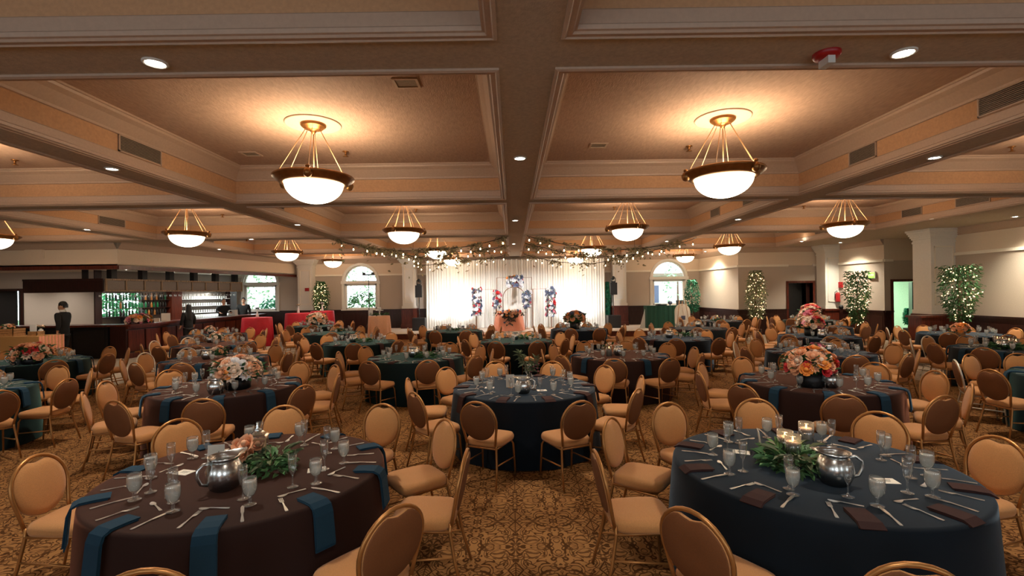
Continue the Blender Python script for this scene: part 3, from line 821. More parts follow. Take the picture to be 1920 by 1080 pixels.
# ------------------------------------------------------------------ stage, drape, arches
stg = tag(ob('stage', None), 'low pale carpeted stage under the white drape', 'stage')
MB().prism([(-6.4, 21.2), (9.6, 21.2), (9.6, 24.9), (-6.4, 24.9)], 0, .24).build('skirt', M['wood'], stg)
MB().prism([(-6.45, 21.15), (9.65, 21.15), (9.6, 24.9), (-6.45, 24.9)], .24, .26).build('deck', M['stagec'], stg)
ris = thing('stage_step', 'blush carpeted curved step before the sweetheart table', 'step', (.35, 21.15, 0))
pts = [(1.95 * math.cos(PI + PI * k / 20), 1.1 * math.sin(PI + PI * k / 20)) for k in range(21)]
MB().prism(pts, 0, .22).build('body', M['blushrug'], ris)
MB().prism([(x * 1.03, y * 1.03) for x, y in pts], .22, .25).build('tread', M['peachcloth'], ris)

dr = thing('stage_drape', 'tall white pleated drape behind the sweetheart table', 'drape', (.17, 24.25, .26))
pw = 9.0 / 8
for p in range(8):
    mb = MB(); n = 64; vs, fs = [], []
    ph = rnd.uniform(0, 6)
    for k in range(n + 1):
        x = -4.5 + pw * p + pw * 1.03 * k / n
        for (z, am) in ((0, 1.15), (1.7, 1.0), (3.44, .7)):
            y = am * (.032 * math.sin(k / n * 2 * PI * 9 + ph) + .02 * math.sin(k / n * 2 * PI * 4 + p)) - (.03 if z == 0 else 0)
            vs.append((x, y, z))
    for k in range(n):
        for q in range(2): fs.append((k * 3 + q, (k + 1) * 3 + q, (k + 1) * 3 + q + 1, k * 3 + q + 1))
    mb.add(vs, fs, 0, True); mb.build('panel', M['drape'], dr)
mb = MB(); mb.tube([(-4.55, 0, 3.42), (4.55, 0, 3.42)], .025); mb.tube([(-4.5, .12, 0), (-4.5, .12, 3.42)], .025); mb.tube([(4.5, .12, 0), (4.5, .12, 3.42)], .025)
mb.build('crossbar', M['steel'], dr)
for k, (px, tilt) in enumerate(((868, 0), (1062, 0), (820, 0), (1105, 0))):
    x = P(px, 600, 23.6).x
    u = thing('stage_uplight', 'small black uplight on the stage by the white drape, %s' % ('cake side inner', 'booth side inner', 'cake side outer', 'booth side outer')[k], 'light', (x, 23.55, .26))
    MB().lathe([(.09, 0), (.09, .03), (.07, .05), (.08, .16), (0, .15)], 14).build('body', M['black'], u)
    light('SPOT', 'uplight_lamp', (0, 0, .17), DRAPE_W if k < 2 else DRAPE_W * .6, (1, .98, .95), u, .06, 120, 1, (R(158), 0, 0))

def frame_tube(name, label, pxs, y, r=.018, cat='arch'):
    pts = [P(px, py, y) for px, py in pxs]
    for p in (pts[0], pts[-1]): p.z = .26
    return tag(MB().tube([tuple(p) for p in pts], r, 8).build(name, M['copper']), label, cat)
frame_tube('backdrop_frame', 'tall rectangular copper frame behind the arch', [(931, 610), (931, 521), (997, 520), (997, 610)], 23.7)
frame_tube('backdrop_frame', 'short copper frame on the cake side of the arch', [(893, 610), (893, 543), (930, 543), (930, 610)], 23.5)
frame_tube('backdrop_frame', 'short copper frame on the booth side of the arch', [(999, 610), (999, 542), (1034, 541), (1034, 610)], 23.5, .024)
ap = [(943, 610), (943, 560)] + [(964 - 21 * math.cos(PI * k / 12), 558 - 20 * math.sin(PI * k / 12)) for k in range(13)] + [(985, 610)]
frame_tube('backdrop_arch', 'round topped copper arch in the middle of the stage', ap, 23.3)

# flowers
def petal(mb, rad, tilt, az, w, h, z0, mi=0):
    vs, fs = [], []
    n, m = 3, 3
    for i in range(n + 1):
        t = i / n
        rr = rad * (.25 + .75 * math.sin(t * PI * .5)) + t * t * tilt
        zz = z0 + h * t
        for j in range(m):
            s = (j - 1) * w * math.sin(PI * (.18 + .62 * t)) 
            vs.append((rr * math.cos(az + s), rr * math.sin(az + s), zz - (.006 if t == 1 else 0)))
    for i in range(n):
        for j in range(m - 1): fs.append((i * m + j, i * m + j + 1, (i + 1) * m + j + 1, (i + 1) * m + j))
    mb.add(vs, fs, mi, True)
def rose_mb():
    mb = MB()
    mb.lathe([(.012, 0), (.018, .02), (.012, .034), (0, .036)], 8)
    for (n, rad, tilt, w, h, z) in ((3, .018, .0, 1.1, .036, 0), (4, .026, .006, .9, .034, -.002), (5, .034, .014, .75, .028, -.004)):
        for k in range(n): petal(mb, rad, tilt, 2 * PI * k / n + n * .7, w, h, z)
    return mb
def daisy_mb():
    mb = MB()
    mb.lathe([(0, .014), (.012, .01), (.012, .0), (0, -.004)], 8)
    for (n, L2, z, up) in ((9, .045, .0, .012), (8, .034, .006, .018)):
        for k in range(n):
            a = 2 * PI * k / n + z * 40
            T = Mx((0, 0, z), a)
            mb.add([(.008, 0, 0), (L2 * .6, -.011, up * .8), (L2, 0, up), (L2 * .6, .011, up * .8), (L2 * .6, 0, up * .5)], [(0, 1, 4), (1, 2, 4), (2, 3, 4), (3, 0, 4)], 0, True, T)
    return mb
rm, dm = rose_mb(), daisy_mb()
FL = {}
for c in ('peach', 'cream', 'orange', 'redp', 'pink', 'whitep', 'bluep'):
    FL[c] = (rm.mesh('blossom', M[c]), dm.mesh('blossom', M[c]))
def leafm(L2, w):
    return [(0, 0, 0), (L2 * .35, -w, .012), (L2 * .75, -w * .7, .006), (L2, 0, -.01), (L2 * .75, w * .7, .006), (L2 * .35, w, .012), (L2 * .5, 0, -.004)], [(0, 1, 6), (1, 2, 6), (2, 3, 6), (3, 4, 6), (4, 5, 6), (5, 0, 6)]
def greens(n, rad, hz, L2, rg, zmin=0, outward=True):
    mb = MB()
    for _ in range(n):
        a = rg.uniform(0, 2 * PI); r = rad * math.sqrt(rg.random())
        v, f = leafm(L2 * rg.uniform(.6, 1.2), L2 * .2)
        mb.add(v, f, 0, False, Mx((r * math.cos(a), r * math.sin(a), zmin + hz * rg.random()), a + rg.uniform(-1, 1), rg.uniform(-.5, .5), rg.uniform(-.7, .25)))
    return mb
def bouquet(t, n, rad, zc, cols, rg, flat=.7, leafy=40, leafmat='leaf', fs=1.0, stretch=(1, 1, 1)):
    """blossoms on the upper shell of an ellipsoid, facing outwards, with leaves between"""
    for k in range(n):
        zz = 1 - (k + .5) / n * 1.25
        a = k * 2.39996 + rg.uniform(-.3, .3)
        rr = math.sqrt(max(0, 1 - zz * zz))
        d = Vector((rr * math.cos(a), rr * math.sin(a), zz))
        p = Vector((d.x * rad * stretch[0], d.y * rad * stretch[1], zc + d.z * rad * flat))
        c = rg.choice(cols); dt = FL[c][0 if rg.random() < .7 else 1]
        o = ob('blossom', dt, t, p); o.rotation_mode = 'QUATERNION'
        o.rotation_quaternion = (d + Vector((0, 0, .25))).to_track_quat('Z', 'Y')
        s = fs * rg.uniform(.8, 1.3); o.scale = (s, s, s)
    mb = MB()
    for _ in range(leafy):
        a = rg.uniform(0, 2 * PI); zz = rg.uniform(-.7, .6); rr = math.sqrt(1 - zz * zz)
        v, f = leafm(.09 * fs * rg.uniform(.7, 1.3), .02 * fs)
        mb.add(v, f, 0, False, Mx((rr * math.cos(a) * rad * .85 * stretch[0], rr * math.sin(a) * rad * .85 * stretch[1], zc + zz * rad * flat), a + rg.uniform(-.5, .5), rg.uniform(-.6, .6), rg.uniform(-.9, .2)))
    # moss core so that the flowers are not hollow
    mb.lathe([(0, zc - rad * flat * .8)] + [(rad * .72 * math.sin(PI * k / 6), zc - rad * flat * .72 * math.cos(PI * k / 6)) for k in range(1, 6)] + [(0, zc + rad * flat * .8)], 10, 0, Matrix.Diagonal((stretch[0], stretch[1], 1, 1)))
    tag(mb.build('foliage', M[leafmat], t), kind='stuff')

def pillar_flowers(px0, px1, py0, py1, y, label, n, pole=True):
    c, d = P((px0 + px1) / 2, py1, y), P((px0 + px1) / 2, py0, y)
    t = thing('flower_column' if pole else 'flower_swag', label, 'flowers', (c.x, y, .26 if pole else c.z))
    h = d.z - c.z; w = (px1 - px0) / F * y / 2; zb = c.z - t.location.z
    rg = random.Random(px0)
    cols = ['whitep'] * 5 + ['bluep'] * 4 + ['pink', 'redp']
    for k in range(n):
        a = rg.uniform(0, 2 * PI); f = (k + .5) / n
        rr = w * (.55 + .45 * rg.random())
        cc = rg.choice(cols + ['orange', 'redp', 'bluep'] if f > .8 else cols)
        o = ob('blossom', FL[cc][rg.random() < .35], t, (rr * math.cos(a), .6 * rr * math.sin(a), zb + f * h)); s = rg.uniform(1.3, 2.4); o.scale = (s, s, s)
        o.rotation_mode = 'QUATERNION'; o.rotation_quaternion = Vector((math.cos(a), math.sin(a) * .6 - .4, .3)).to_track_quat('Z', 'Y')
    mb = MB()
    for k in range(n * 2):
        a = rg.uniform(0, 2 * PI); v, f2 = leafm(.11, .03)
        mb.add(v, f2, 0, False, Mx((w * .6 * math.cos(a), w * .4 * math.sin(a), zb + h * rg.random()), a, rg.uniform(-.6, .6), rg.uniform(-.8, .4)))
    tag(mb.build('foliage', M['leafd'], t), kind='stuff')
    if pole:
        MB().lathe([(.16, 0), (.16, .015), (.016, .03), (.016, zb + h * .9), (0, zb + h * .9)], 14).build('stand', M['copper'], t)
pillar_flowers(885, 903, 541, 592, 23.2, 'tall flower column on a stand, cake side end of the arches', 95)
pillar_flowers(924, 939, 546, 578, 23.0, 'shorter flower column between cake side frame and arch', 62)
pillar_flowers(980, 996, 546, 578, 23.0, 'shorter flower column between arch and booth side frame', 62)
pillar_flowers(1024, 1043, 540, 592, 23.2, 'tall flower column on a stand, booth side end of the arches', 95)
pillar_flowers(950, 981, 518, 538, 23.25, 'slate and white flower swag crowning the arch', 90, False)

def cloth_mesh(rt, h, flare, folds, amp, seed, n=120, rows=8, lift=.01, tex=.02):
    rg = random.Random(seed)
    ph = [rg.uniform(0, 6.28) for _ in range(5)]
    fr = [folds, folds + 3, max(2, folds - 4), 5, 3]
    def fold(a): return sum(w * math.sin(f * a + p) for w, f, p in zip((.5, .28, .22, .2, .15), fr, ph))
    mb = MB(); vs, fs = [(0, 0, h)], []
    rings = [(rt * .5, h, 0), (rt * .97, h, 0), (rt * .992, h - .004, 0), (rt, h - .018, .02)]
    for k in range(1, rows + 1):
        t = k / rows
        rings.append((rt + flare * t ** .8, h - .018 - (h - .018 - lift) * t, t ** .75))
    for r, z, w in rings:
        for k in range(n):
            a = 2 * PI * k / n
            rr = r + amp * w * fold(a)
            vs.append((rr * math.cos(a), rr * math.sin(a), z))
    for k in range(n): fs.append((0, 1 + k, 1 + (k + 1) % n))
    for i in range(len(rings) - 1):
        o, p = 1 + i * n, 1 + (i + 1) * n
        for k in range(n): fs.append((o + k, p + k, p + (k + 1) % n, o + (k + 1) % n))
    mb.add(vs, fs, 0, True)
    return mb
def clothed(name, label, cat, loc, rt, h, m, seed, flare=.08, folds=13, amp=.03, group=None):
    return tag(cloth_mesh(rt, h, flare, folds, amp, seed).build(name, M[m], None, loc), label, cat, group)
sw = clothed('sweetheart_table', 'round sweetheart table under a blush sequin cloth', 'table', (-.15, 22.3, .26), .62, .78, 'blush', 3, .1, 14, .03)
t = thing('flower_runner', 'dark and peach flower runner spilling over the sweetheart table', 'flowers', (-.12, 21.85, 1.02))
rg = random.Random(5)
for k in range(46):
    x = rg.uniform(-.5, .5); z = .18 - abs(rg.gauss(0, .16)) * (1.5 if abs(x) < .25 else .5)
    o = ob('blossom', FL[rg.choice(['peach', 'peach', 'bluep', 'redp', 'orange', 'cream'])][0], t, (x, -.18 - .1 * rg.random(), z)); s = rg.uniform(1, 1.7); o.scale = (s, s, s); o.rotation_euler = (R(60), 0, rg.uniform(-.5, .5))
mb = MB()
for k in range(420):
    x = rg.gauss(0, .25); v, f = leafm(.13, .035); z = .12 - abs(rg.gauss(0, .3)) * max(.25, 1 - abs(x) * 2)
    mb.add(v, f, 0, False, Mx((x, -.14 - .1 * rg.random(), z), rg.uniform(0, 6), rg.uniform(-1, 1), rg.uniform(-.5, 1.2)))
tag(mb.build('foliage', M['leafk'], t), kind='stuff')
# speakers
def speaker_pair(px, y, side):
    x = P(px, 560, y).x
    s = thing('subwoofer', 'black subwoofer box on the stage, %s of the drape' % side, 'speaker', (x, y, .26), 0, 'subwoofers on the stage')
    MB().box(-.3, .3, -.25, .3, 0, .6).build('cabinet', M['black'], s)
    MB().box(-.27, .27, -.265, -.25, .04, .56).build('grille', M['door'], s)
    q = thing('speaker', 'black loudspeaker on a pole over the subwoofer, %s of the drape' % side, 'speaker', (x, y, .86), 0, 'loudspeakers on poles')
    MB().lathe([(.02, 0), (.02, 1.02), (0, 1.02)], 10).build('pole', M['black'], q)
    MB().prism([(-.16, -.16), (.16, -.16), (.12, .16), (-.12, .16)], .98, 1.56).build('cabinet', M['black'], q)
    MB().box(-.14, .14, -.172, -.16, 1.01, 1.53).build('grille', M['door'], q)
    h = thing('moving_head_light', 'small black stage light on top of the loudspeaker, %s of the drape' % side, 'light', (x, y, 2.42))
    MB().box(-.1, .1, -.1, .1, 0, .07).build('base', M['black'], h)
    mb = MB(); mb.box(-.11, -.085, -.04, .04, .06, .24); mb.box(.085, .11, -.04, .04, .06, .24); mb.build('yoke', M['black'], h)
    MB().lathe([(0, -.1), (.07, -.09), (.075, .06), (.06, .1), (0, .1)], 12, 0, Mx((0, 0, .22), 0, R(70))).build('head', M['black'], h)
speaker_pair(786, 23.0, 'cake side')
speaker_pair(1150, 23.0, 'booth side')
lp = P(692, 590, 23.7)
t = thing('light_stand', 'tall thin black light stand before the arched window', 'stand', (lp.x, 23.7, 0))
mb = MB(); mb.lathe([(.018, 0), (.018, 2.98), (0, 2.98)], 8); mb.build('pole', M['black'], t)
MB().box(-.3, .3, -.03, .03, 2.96, 3.02).build('crossbar', M['black'], t)
mb = MB()
for k in range(3): mb.tube([(0, 0, .7), (.45 * math.cos(k * 2.1), .45 * math.sin(k * 2.1), .02)], .012, 6)
mb.build('tripod', M['black'], t)
for k in (-1, 1): MB().box(-.06 + k * .22, .06 + k * .22, -.08, .04, 3.02, 3.1).build('lamp_head', M['black'], t)
# booth
dj = thing('music_booth', 'music booth wrapped in emerald cloth under the arched window', 'booth', (P(1248, 600, 22.6).x, 22.6, .26))
mb = MB(); n = 60; vs = []; 
for k in range(n + 1):
    x = -.95 + 1.9 * k / n
    y = -.3 + .018 * math.sin(k * .9) + .012 * math.sin(k * 2.1)
    vs += [(x, y, 0), (x, y + .01, 1.04)]
mb.add(vs, [(2 * k, 2 * k + 2, 2 * k + 3, 2 * k + 1) for k in range(n)], 0, True)
mb.box(-.95, .95, -.29, .3, 1.02, 1.045); mb.box(-.95, -.93, -.29, .3, 0, 1.03); mb.box(.93, .95, -.29, .3, 0, 1.03)
mb.build('cloth', M['emerald'], dj)
lpz = 1.305
simple('mixing_deck', 'black mixing deck on the emerald booth', 'equipment', MB().box(-.22, .22, -.16, .16, 0, .06).lathe([(.1, .06), (.1, .075), (0, .075)], 14, 0, Mx((-.1, 0, 0))), M['black'], (dj.location.x - .2, 22.6, lpz))
simple('disc_lamp', 'small round grey lamp on the emerald booth', 'lamp', MB().lathe([(.04, 0), (.03, .03), (.1, .08), (.11, .15), (.06, .2), (0, .21)], 14), M['bluep'], (dj.location.x + .22, 22.6, lpz))
tt = thing('laptop', 'open dark laptop on the end of the emerald booth', 'laptop', (dj.location.x + .72, 22.55, lpz))
MB().box(-.18, .18, -.12, .12, 0, .02).build('base', M['black'], tt)
MB().box(-.18, .18, 0, .015, 0, .22).build('screen', M['black'], tt, (0, .12, .02), (R(-15), 0, 0))
ea = thing('welcome_sign', 'cream arched welcome board on an easel beside the booth', 'sign', (P(1281, 610, 21.6).x, 21.6, .26), R(-8))
poly = [(-.34, .35), (.34, .35)] + [(.34 * math.cos(PI * k / 14), 1.1 + .34 * math.sin(PI * k / 14)) for k in range(15)]
XZ3 = Matrix(((1, 0, 0, 0), (0, 0, -1, 0), (0, 1, 0, 0), (0, 0, 0, 1)))
MB().prism(poly, 0, .02, 0, XZ3).build('board', M['card'], ea, (0, .05, -.3), (R(-6), 0, 0))
mb = MB()
for x in (-.26, .26): mb.tube([(x * 1.1, -.04, 0), (x * .5, .12, 1.3)], .015, 6)
mb.tube([(0, .5, 0), (0, .12, 1.25)], .015, 6); mb.build('easel', M['box'], ea)
MB().box(-.09, .09, -.03, -.02, .42, .6).build('picture', M['bluep'], ea)
simple('reflector_board', 'white leaning reflector panel on the stage end of the booth', 'panel', MB().prism([(-.14, 0), (.12, 0), (.12, .9)], 0, .03, 0, XZ3), M['porcelain'], (dj.location.x - 1.12, 22.5, .26))

# trees
def tree(px, py0, py1, wpx, y, label, m, lights, z0=0, lean=0, pot=True, seed=1, top_heavy=.0):
    rg = random.Random(seed)
    b, tp = P(px, py1, y), P(px, py0, y)
    zb, zt = b.z, tp.z; w = wpx / F * y / 2
    t = thing('ficus_tree', label, 'tree', (b.x, y, z0))
    zb -= z0; zt -= z0; h = zt - zb
    MB().tube([(0, 0, .2), (.03, .02, zb * .6 + .2), (-.02, 0, zb + h * .3), (.02, 0, zb + h * .8)], [.045, .04, .03, .01], 7).build('trunk', M['bark'], t)
    if pot: MB().lathe([(0, 0), (.15, 0), (.2, .3), (.21, .32), (.18, .32), (.16, .27), (0, .26)], 18).build('pot', M['darkwood'], t)
    def prof(f): return (.35 + .65 * math.sin(PI * min(1, .12 + f * .82))) if not top_heavy else (.38 + .62 * min(1, f * 1.9)) * (1 if f < .7 else .85)
    mb = MB(); N = int(1300 * max(1, w * h))
    for _ in range(N):
        f = rg.random(); a = rg.uniform(0, 2 * PI); rr = w * prof(f) * (rg.random() ** .4) * rg.uniform(.75, 1.1)
        v, fc = leafm(.1 * rg.uniform(.7, 1.4), .022)
        mb.add(v, fc, 0, False, Mx((rr * math.cos(a) + lean * f, rr * math.sin(a), zb + f * h), a + rg.uniform(-.8, .8), rg.uniform(-.7, .7), rg.uniform(-.2, 1.1)))
    for k in range(26):
        f = rg.random(); a = rg.uniform(0, 2 * PI); rr = w * prof(f) * .9
        mb.tube([(lean * f * .5, 0, zb + f * h * .8), (rr * math.cos(a) + lean * f, rr * math.sin(a), zb + f * h)], .006, 4)
    tag(mb.build('foliage', M[m], t), kind='stuff')
    if lights:
        mb = MB()
        for k in range(lights):
            f = rg.random() ** .9 * .98 - .04; a = rg.uniform(PI, 2 * PI) if rg.random() < .75 else rg.uniform(0, PI); rr = w * prof(max(0, f)) * rg.uniform(.55, 1.0)
            mb.lathe([(0, -.014), (.014, -.006), (.014, .006), (0, .014)], 6, 0, Mx((rr * math.cos(a) + lean * f, rr * math.sin(a), zb + f * h)))
        tag(mb.build('fairy_lights', M['fairy'], t), kind='stuff')
        light('POINT', 'fairy_glow', (0, -w * 1.1, zb + h * .5), 4, (1, .7, .35), t, .3)
tree(602, 527, 582, 28, 24.0, 'slim ficus with warm fairy lights behind the red table', 'leaf', 80, 0, seed=2)
tree(1418, 507, 596, 36, 20.3, 'slim ficus with warm fairy lights by the side wall corner', 'leafd', 110, 0, seed=3)
tree(1608, 508, 606, 42, 17.5, 'leafy ficus with fairy lights beside the extinguisher', 'leaf', 95, 0, .0, seed=4, top_heavy=1)
tree(1800, 496, 600, 66, 14.2, 'broad ficus with fairy lights beside the tall white column', 'leaf', 85, 0, 0, seed=5, top_heavy=1)
tree(1298, 524, 584, 27, 23.4, 'emerald unlit ficus beside the arched booth window', 'leaft', 0, .26, seed=6)
tree(1137, 528, 590, 14, 24.6, 'narrow emerald plant behind the booth side speaker', 'leaft', 0, .26, seed=7)
tree(1704, 578, 606, 12, 19.8, 'small potted plant in the green corridor', 'leaft', 0, 0, seed=8)

# red cocktail tables, cake table, gift table
rts = []
for (x0, x1, yt, y, lab) in ((457, 508, 595, 19.4, 'red draped cocktail table nearest the bar corner'), (537, 582, 587, 21.2, 'red draped cocktail table in the middle of three'), (584, 625, 583, 22.4, 'red draped cocktail table under the lit ficus')):
    c = P((x0 + x1) / 2, yt, y)
    rts.append(clothed('cocktail_table', lab, 'table', (c.x, y, 0), (x1 - x0) / 2 / F * y, c.z, 'red', int(x0), .07, 14, .03, 'red cocktail tables by the bar'))
def budvase(loc, label, petal, h=.16):
    t = thing('bud_vase', label, 'vase', loc)
    MB().lathe([(0, 0), (.05, 0), (.06, .04), (.025, h * .7), (.03, h), (.02, h), (.015, h * .7), (0, .02)], 12).build('vase', M['porcelain'], t)
    for k in range(5):
        o = ob('blossom', FL[petal][k % 2], t, (.05 * math.cos(k * 1.3), .05 * math.sin(k * 1.3), h + .05 + .02 * (k % 2))); o.rotation_euler = (.5 * math.sin(k), .5 * math.cos(k), 0)
    tag(greens(14, .05, .08, .08, rnd, h).build('foliage', M['leafd'], t), kind='stuff')
for o, pt, lb in zip(rts, ('bluep', 'cream', 'whitep'), ('nearest the bar corner', 'in the middle', 'under the ficus')):
    zt = max(v.co.z for v in o.data.vertices)
    budvase((o.location.x, o.location.y, zt), 'white bud vase on the red cocktail table %s' % lb, pt, .3)
c = P(711, 592, 20.3)
clothed('cake_table', 'round cake table under gathered peach satin', 'table', (c.x, 20.3, 0), .44, c.z, 'peachcloth', 9, .06, 11, .035)
t = thing('cake_stand', 'white cake stand in a ring of greens on the peach table', 'cake stand', (c.x + .02, 20.3, c.z))
MB().lathe([(0, 0), (.09, 0), (.03, .03), (.03, .2), (.16, .22), (.16, .235), (0, .24)], 20).build('stand', M['porcelain'], t)
MB().lathe([(0, .24), (.07, .24), (.07, .36), (0, .365)], 20).build('cake', M['porcelain'], t)
tag(greens(90, .38, .1, .14, rnd).build('foliage', M['leaf'], t), kind='stuff')
simple('picture_frame', 'small pale picture frame on the peach cake table', 'frame', MB().box(-.09, .09, -.01, .02, 0, .24).box(-.07, .07, -.014, -.01, .02, .22), M['porcelain'], (c.x - .33, 20.2, c.z), R(8))
gp = P(0, 634, 13.6)
gt = thing('gift_table', 'long gift table under a gold sequin cloth', 'table', (gp.x - .9, 13.2, 0))
MB().box(-.2, 2.4, 0, .75, .03, .98).build('cloth', M['goldcloth'], gt)
mb = MB(); n = 40; vs = []
for k in range(n + 1):
    vs += [(2.41 + .02 * math.sin(k * 1.2), .75 * k / n, .02), (2.4, .75 * k / n, .98)]
mb.add(vs, [(2 * k, 2 * k + 2, 2 * k + 3, 2 * k + 1) for k in range(n)], 0, True); mb.build('side_fall', M['blush'], gt)
gz = .98
def crate(x, y, w, d, h, label):
    t = thing('wooden_crate', label, 'box', (x, y, gz))
    MB().box(-w, w, -d, d, 0, .02).build('floor_board', M['box'], t)
    for k in range(3):
        z0 = .02 + k * h / 3
        MB().box(-w, w, -d, -d + .015, z0, z0 + h / 3 - .012).build('slat', M['box'], t)
        MB().box(-w, w, d - .015, d, z0, z0 + h / 3 - .012).build('slat', M['box'], t)
        MB().box(-w, -w + .015, -d, d, z0, z0 + h / 3 - .012).build('slat', M['box'], t)
        MB().box(w - .015, w, -d, d, z0, z0 + h / 3 - .012).build('slat', M['box'], t)
    return t
q = P(16, 620, 13.5); crate(q.x, 13.55, .26, .18, .2, 'larger wooden crate on the gold gift table')
q = P(68, 624, 13.5); crate(q.x, 13.5, .13, .12, .12, 'small wooden crate under the framed photo')
simple('photo_frame', 'white photo frame standing on the small crate', 'frame', MB().box(-.08, .08, -.01, .01, 0, .2).box(-.065, .065, -.014, -.01, .02, .18), M['porcelain'], (q.x - .03, 13.45, gz + .12), R(10))
budvase((q.x + .08, 13.55, gz + .12), 'small rose vase beside the white photo frame', 'cream', .08)
q = P(12, 612, 13.5)
t = thing('flower_bunch', 'pale flower bunch in the larger wooden crate', 'flowers', (q.x, 13.55, gz + .1)); bouquet(t, 12, .13, .14, ['cream', 'peach'], rnd, .6, 20)
t = thing('flower_box', 'long box of peach roses lying on the bar top', 'flowers', tuple(TBAR @ Vector((.75, .2, 1.12))), ba)
MB().box(-.5, .5, -.12, .12, 0, .08).build('box', M['darkwood'], t)
bouquet(t, 44, .5, .1, ['peach', 'cream', 'orange', 'pink'], rnd, .42, 50, 'leafd', 1.7, (1, .35, 1))

# wall fittings by the door side
e = P(1637, 516, 18.9)
T = Matrix.Translation((14.02, 18.9, 0))
wa = math.atan2(21.2 - 18.3, 13.9 - 14.2)
def on_side(px, py):
    """point on the side wall between the extinguisher column and the corridor"""
    u, w = px - CX, CY - py; a, b = (u + RHO * w) / F, (w - RHO * u) / F
    # x = 14.2 - .1034 (y - 18.3)
    y = (14.2 + .1034 * 18.3) / (a + .1034)
    return Vector((a * y - .02, y, EYE + b * y))
e = on_side(1637, 516)
ex = thing('exit_sign', 'green lit EXIT sign above the lit ficus', 'sign', e, wa + PI)
MB().box(-.16, .16, -.05, 0, -.13, .13).build('housing', M['white'], ex)
MB().box(-.14, .14, -.056, -.05, -.11, .11).build('panel', M['exitm'], ex)
tx = bpy.data.curves.new('letters', 'FONT'); tx.body = 'EXIT'; tx.size = .12; tx.align_x = 'CENTER'; tx.align_y = 'CENTER'; tx.extrude = .002
tx.materials.append(M['exitl'])
o = ob('letters', tx)
bpy.context.view_layer.update()
me = bpy.data.meshes.new_from_object(o.evaluated_get(bpy.context.evaluated_depsgraph_get())); bpy.data.objects.remove(o)
ob('letters', me, ex, (0, -.06, 0), (R(90), 0, 0))
e = on_side(1577, 553)
fe = thing('fire_extinguisher', 'red fire extinguisher hanging on the wall beside the column', 'extinguisher', e + Vector((-.12, 0, -.3)))
MB().lathe([(0, 0), (.08, 0), (.085, .03), (.085, .34), (.06, .4), (.03, .42), (0, .42)], 16).build('cylinder', M['redplast'], fe)
mb = MB(); mb.lathe([(.03, .42), (.035, .5), (.02, .54), (0, .54)], 10); mb.box(-.09, .04, -.015, .015, .5, .53); mb.build('valve', M['porcelain'], fe)
mb = MB(); mb.tube([(-.03, 0, .48), (-.12, 0, .42), (-.12, 0, .15)], .012, 6); mb.build('hose', M['black'], fe)
e = on_side(1577, 534)
simple('alarm_light', 'red wall alarm above the fire extinguisher', 'alarm', MB().box(-.03, .03, -.1, .1, -.12, .12).lathe([(.06, -.06), (.06, .0), (.03, .02), (0, .02)], 12, 0, Mx((-.03, 0, 0), 0, 0, R(-90))), M['redplast'], e)
simple('alarm_pull', 'small red alarm box on the cream pilaster near the ficus', 'alarm', MB().box(-.1, .1, -.04, 0, -.08, .08).box(-.06, .06, -.055, -.04, -.03, .03), M['redplast'], P(576, 543, 24.58))
hs = thing('host_stand', 'red brown wooden host stand before the white column', 'stand', (P(1735, 600, 14.9).x, 14.9, 0), R(6))
MB().box(-.36, .36, -.22, .22, .08, 1.06).build('body', M['wood'], hs)
MB().box(-.42, .42, -.27, .27, 1.06, 1.12).build('top', M['wood'], hs)
MB().box(-.4, .4, -.25, .25, 0, .1).build('plinth', M['wood'], hs)
MB().box(-.28, .28, -.235, -.22, .22, .94).build('panel', M['wood'], hs)
for k, (px, py) in enumerate(((1531, 577), (1577, 577))):
    o = tag(MB().lathe([(0, 0), (.07, .02), (.09, .1), (.06, .17), (0, .19)], 14).build('wall_knob', M['black'], None, P(px, py + 3, 20.0)), 'round black finial on the %s newel by the recessed door' % ('first', 'second')[k], 'finial')
    x, y, z = o.location; tag(MB().box(-.05, .05, -.05, .05, 0, z + .02).build('newel_post', M['darkwood'], None, (x, y, 0)), 'dark newel post under the %s black finial' % ('first', 'second')[k], 'post')

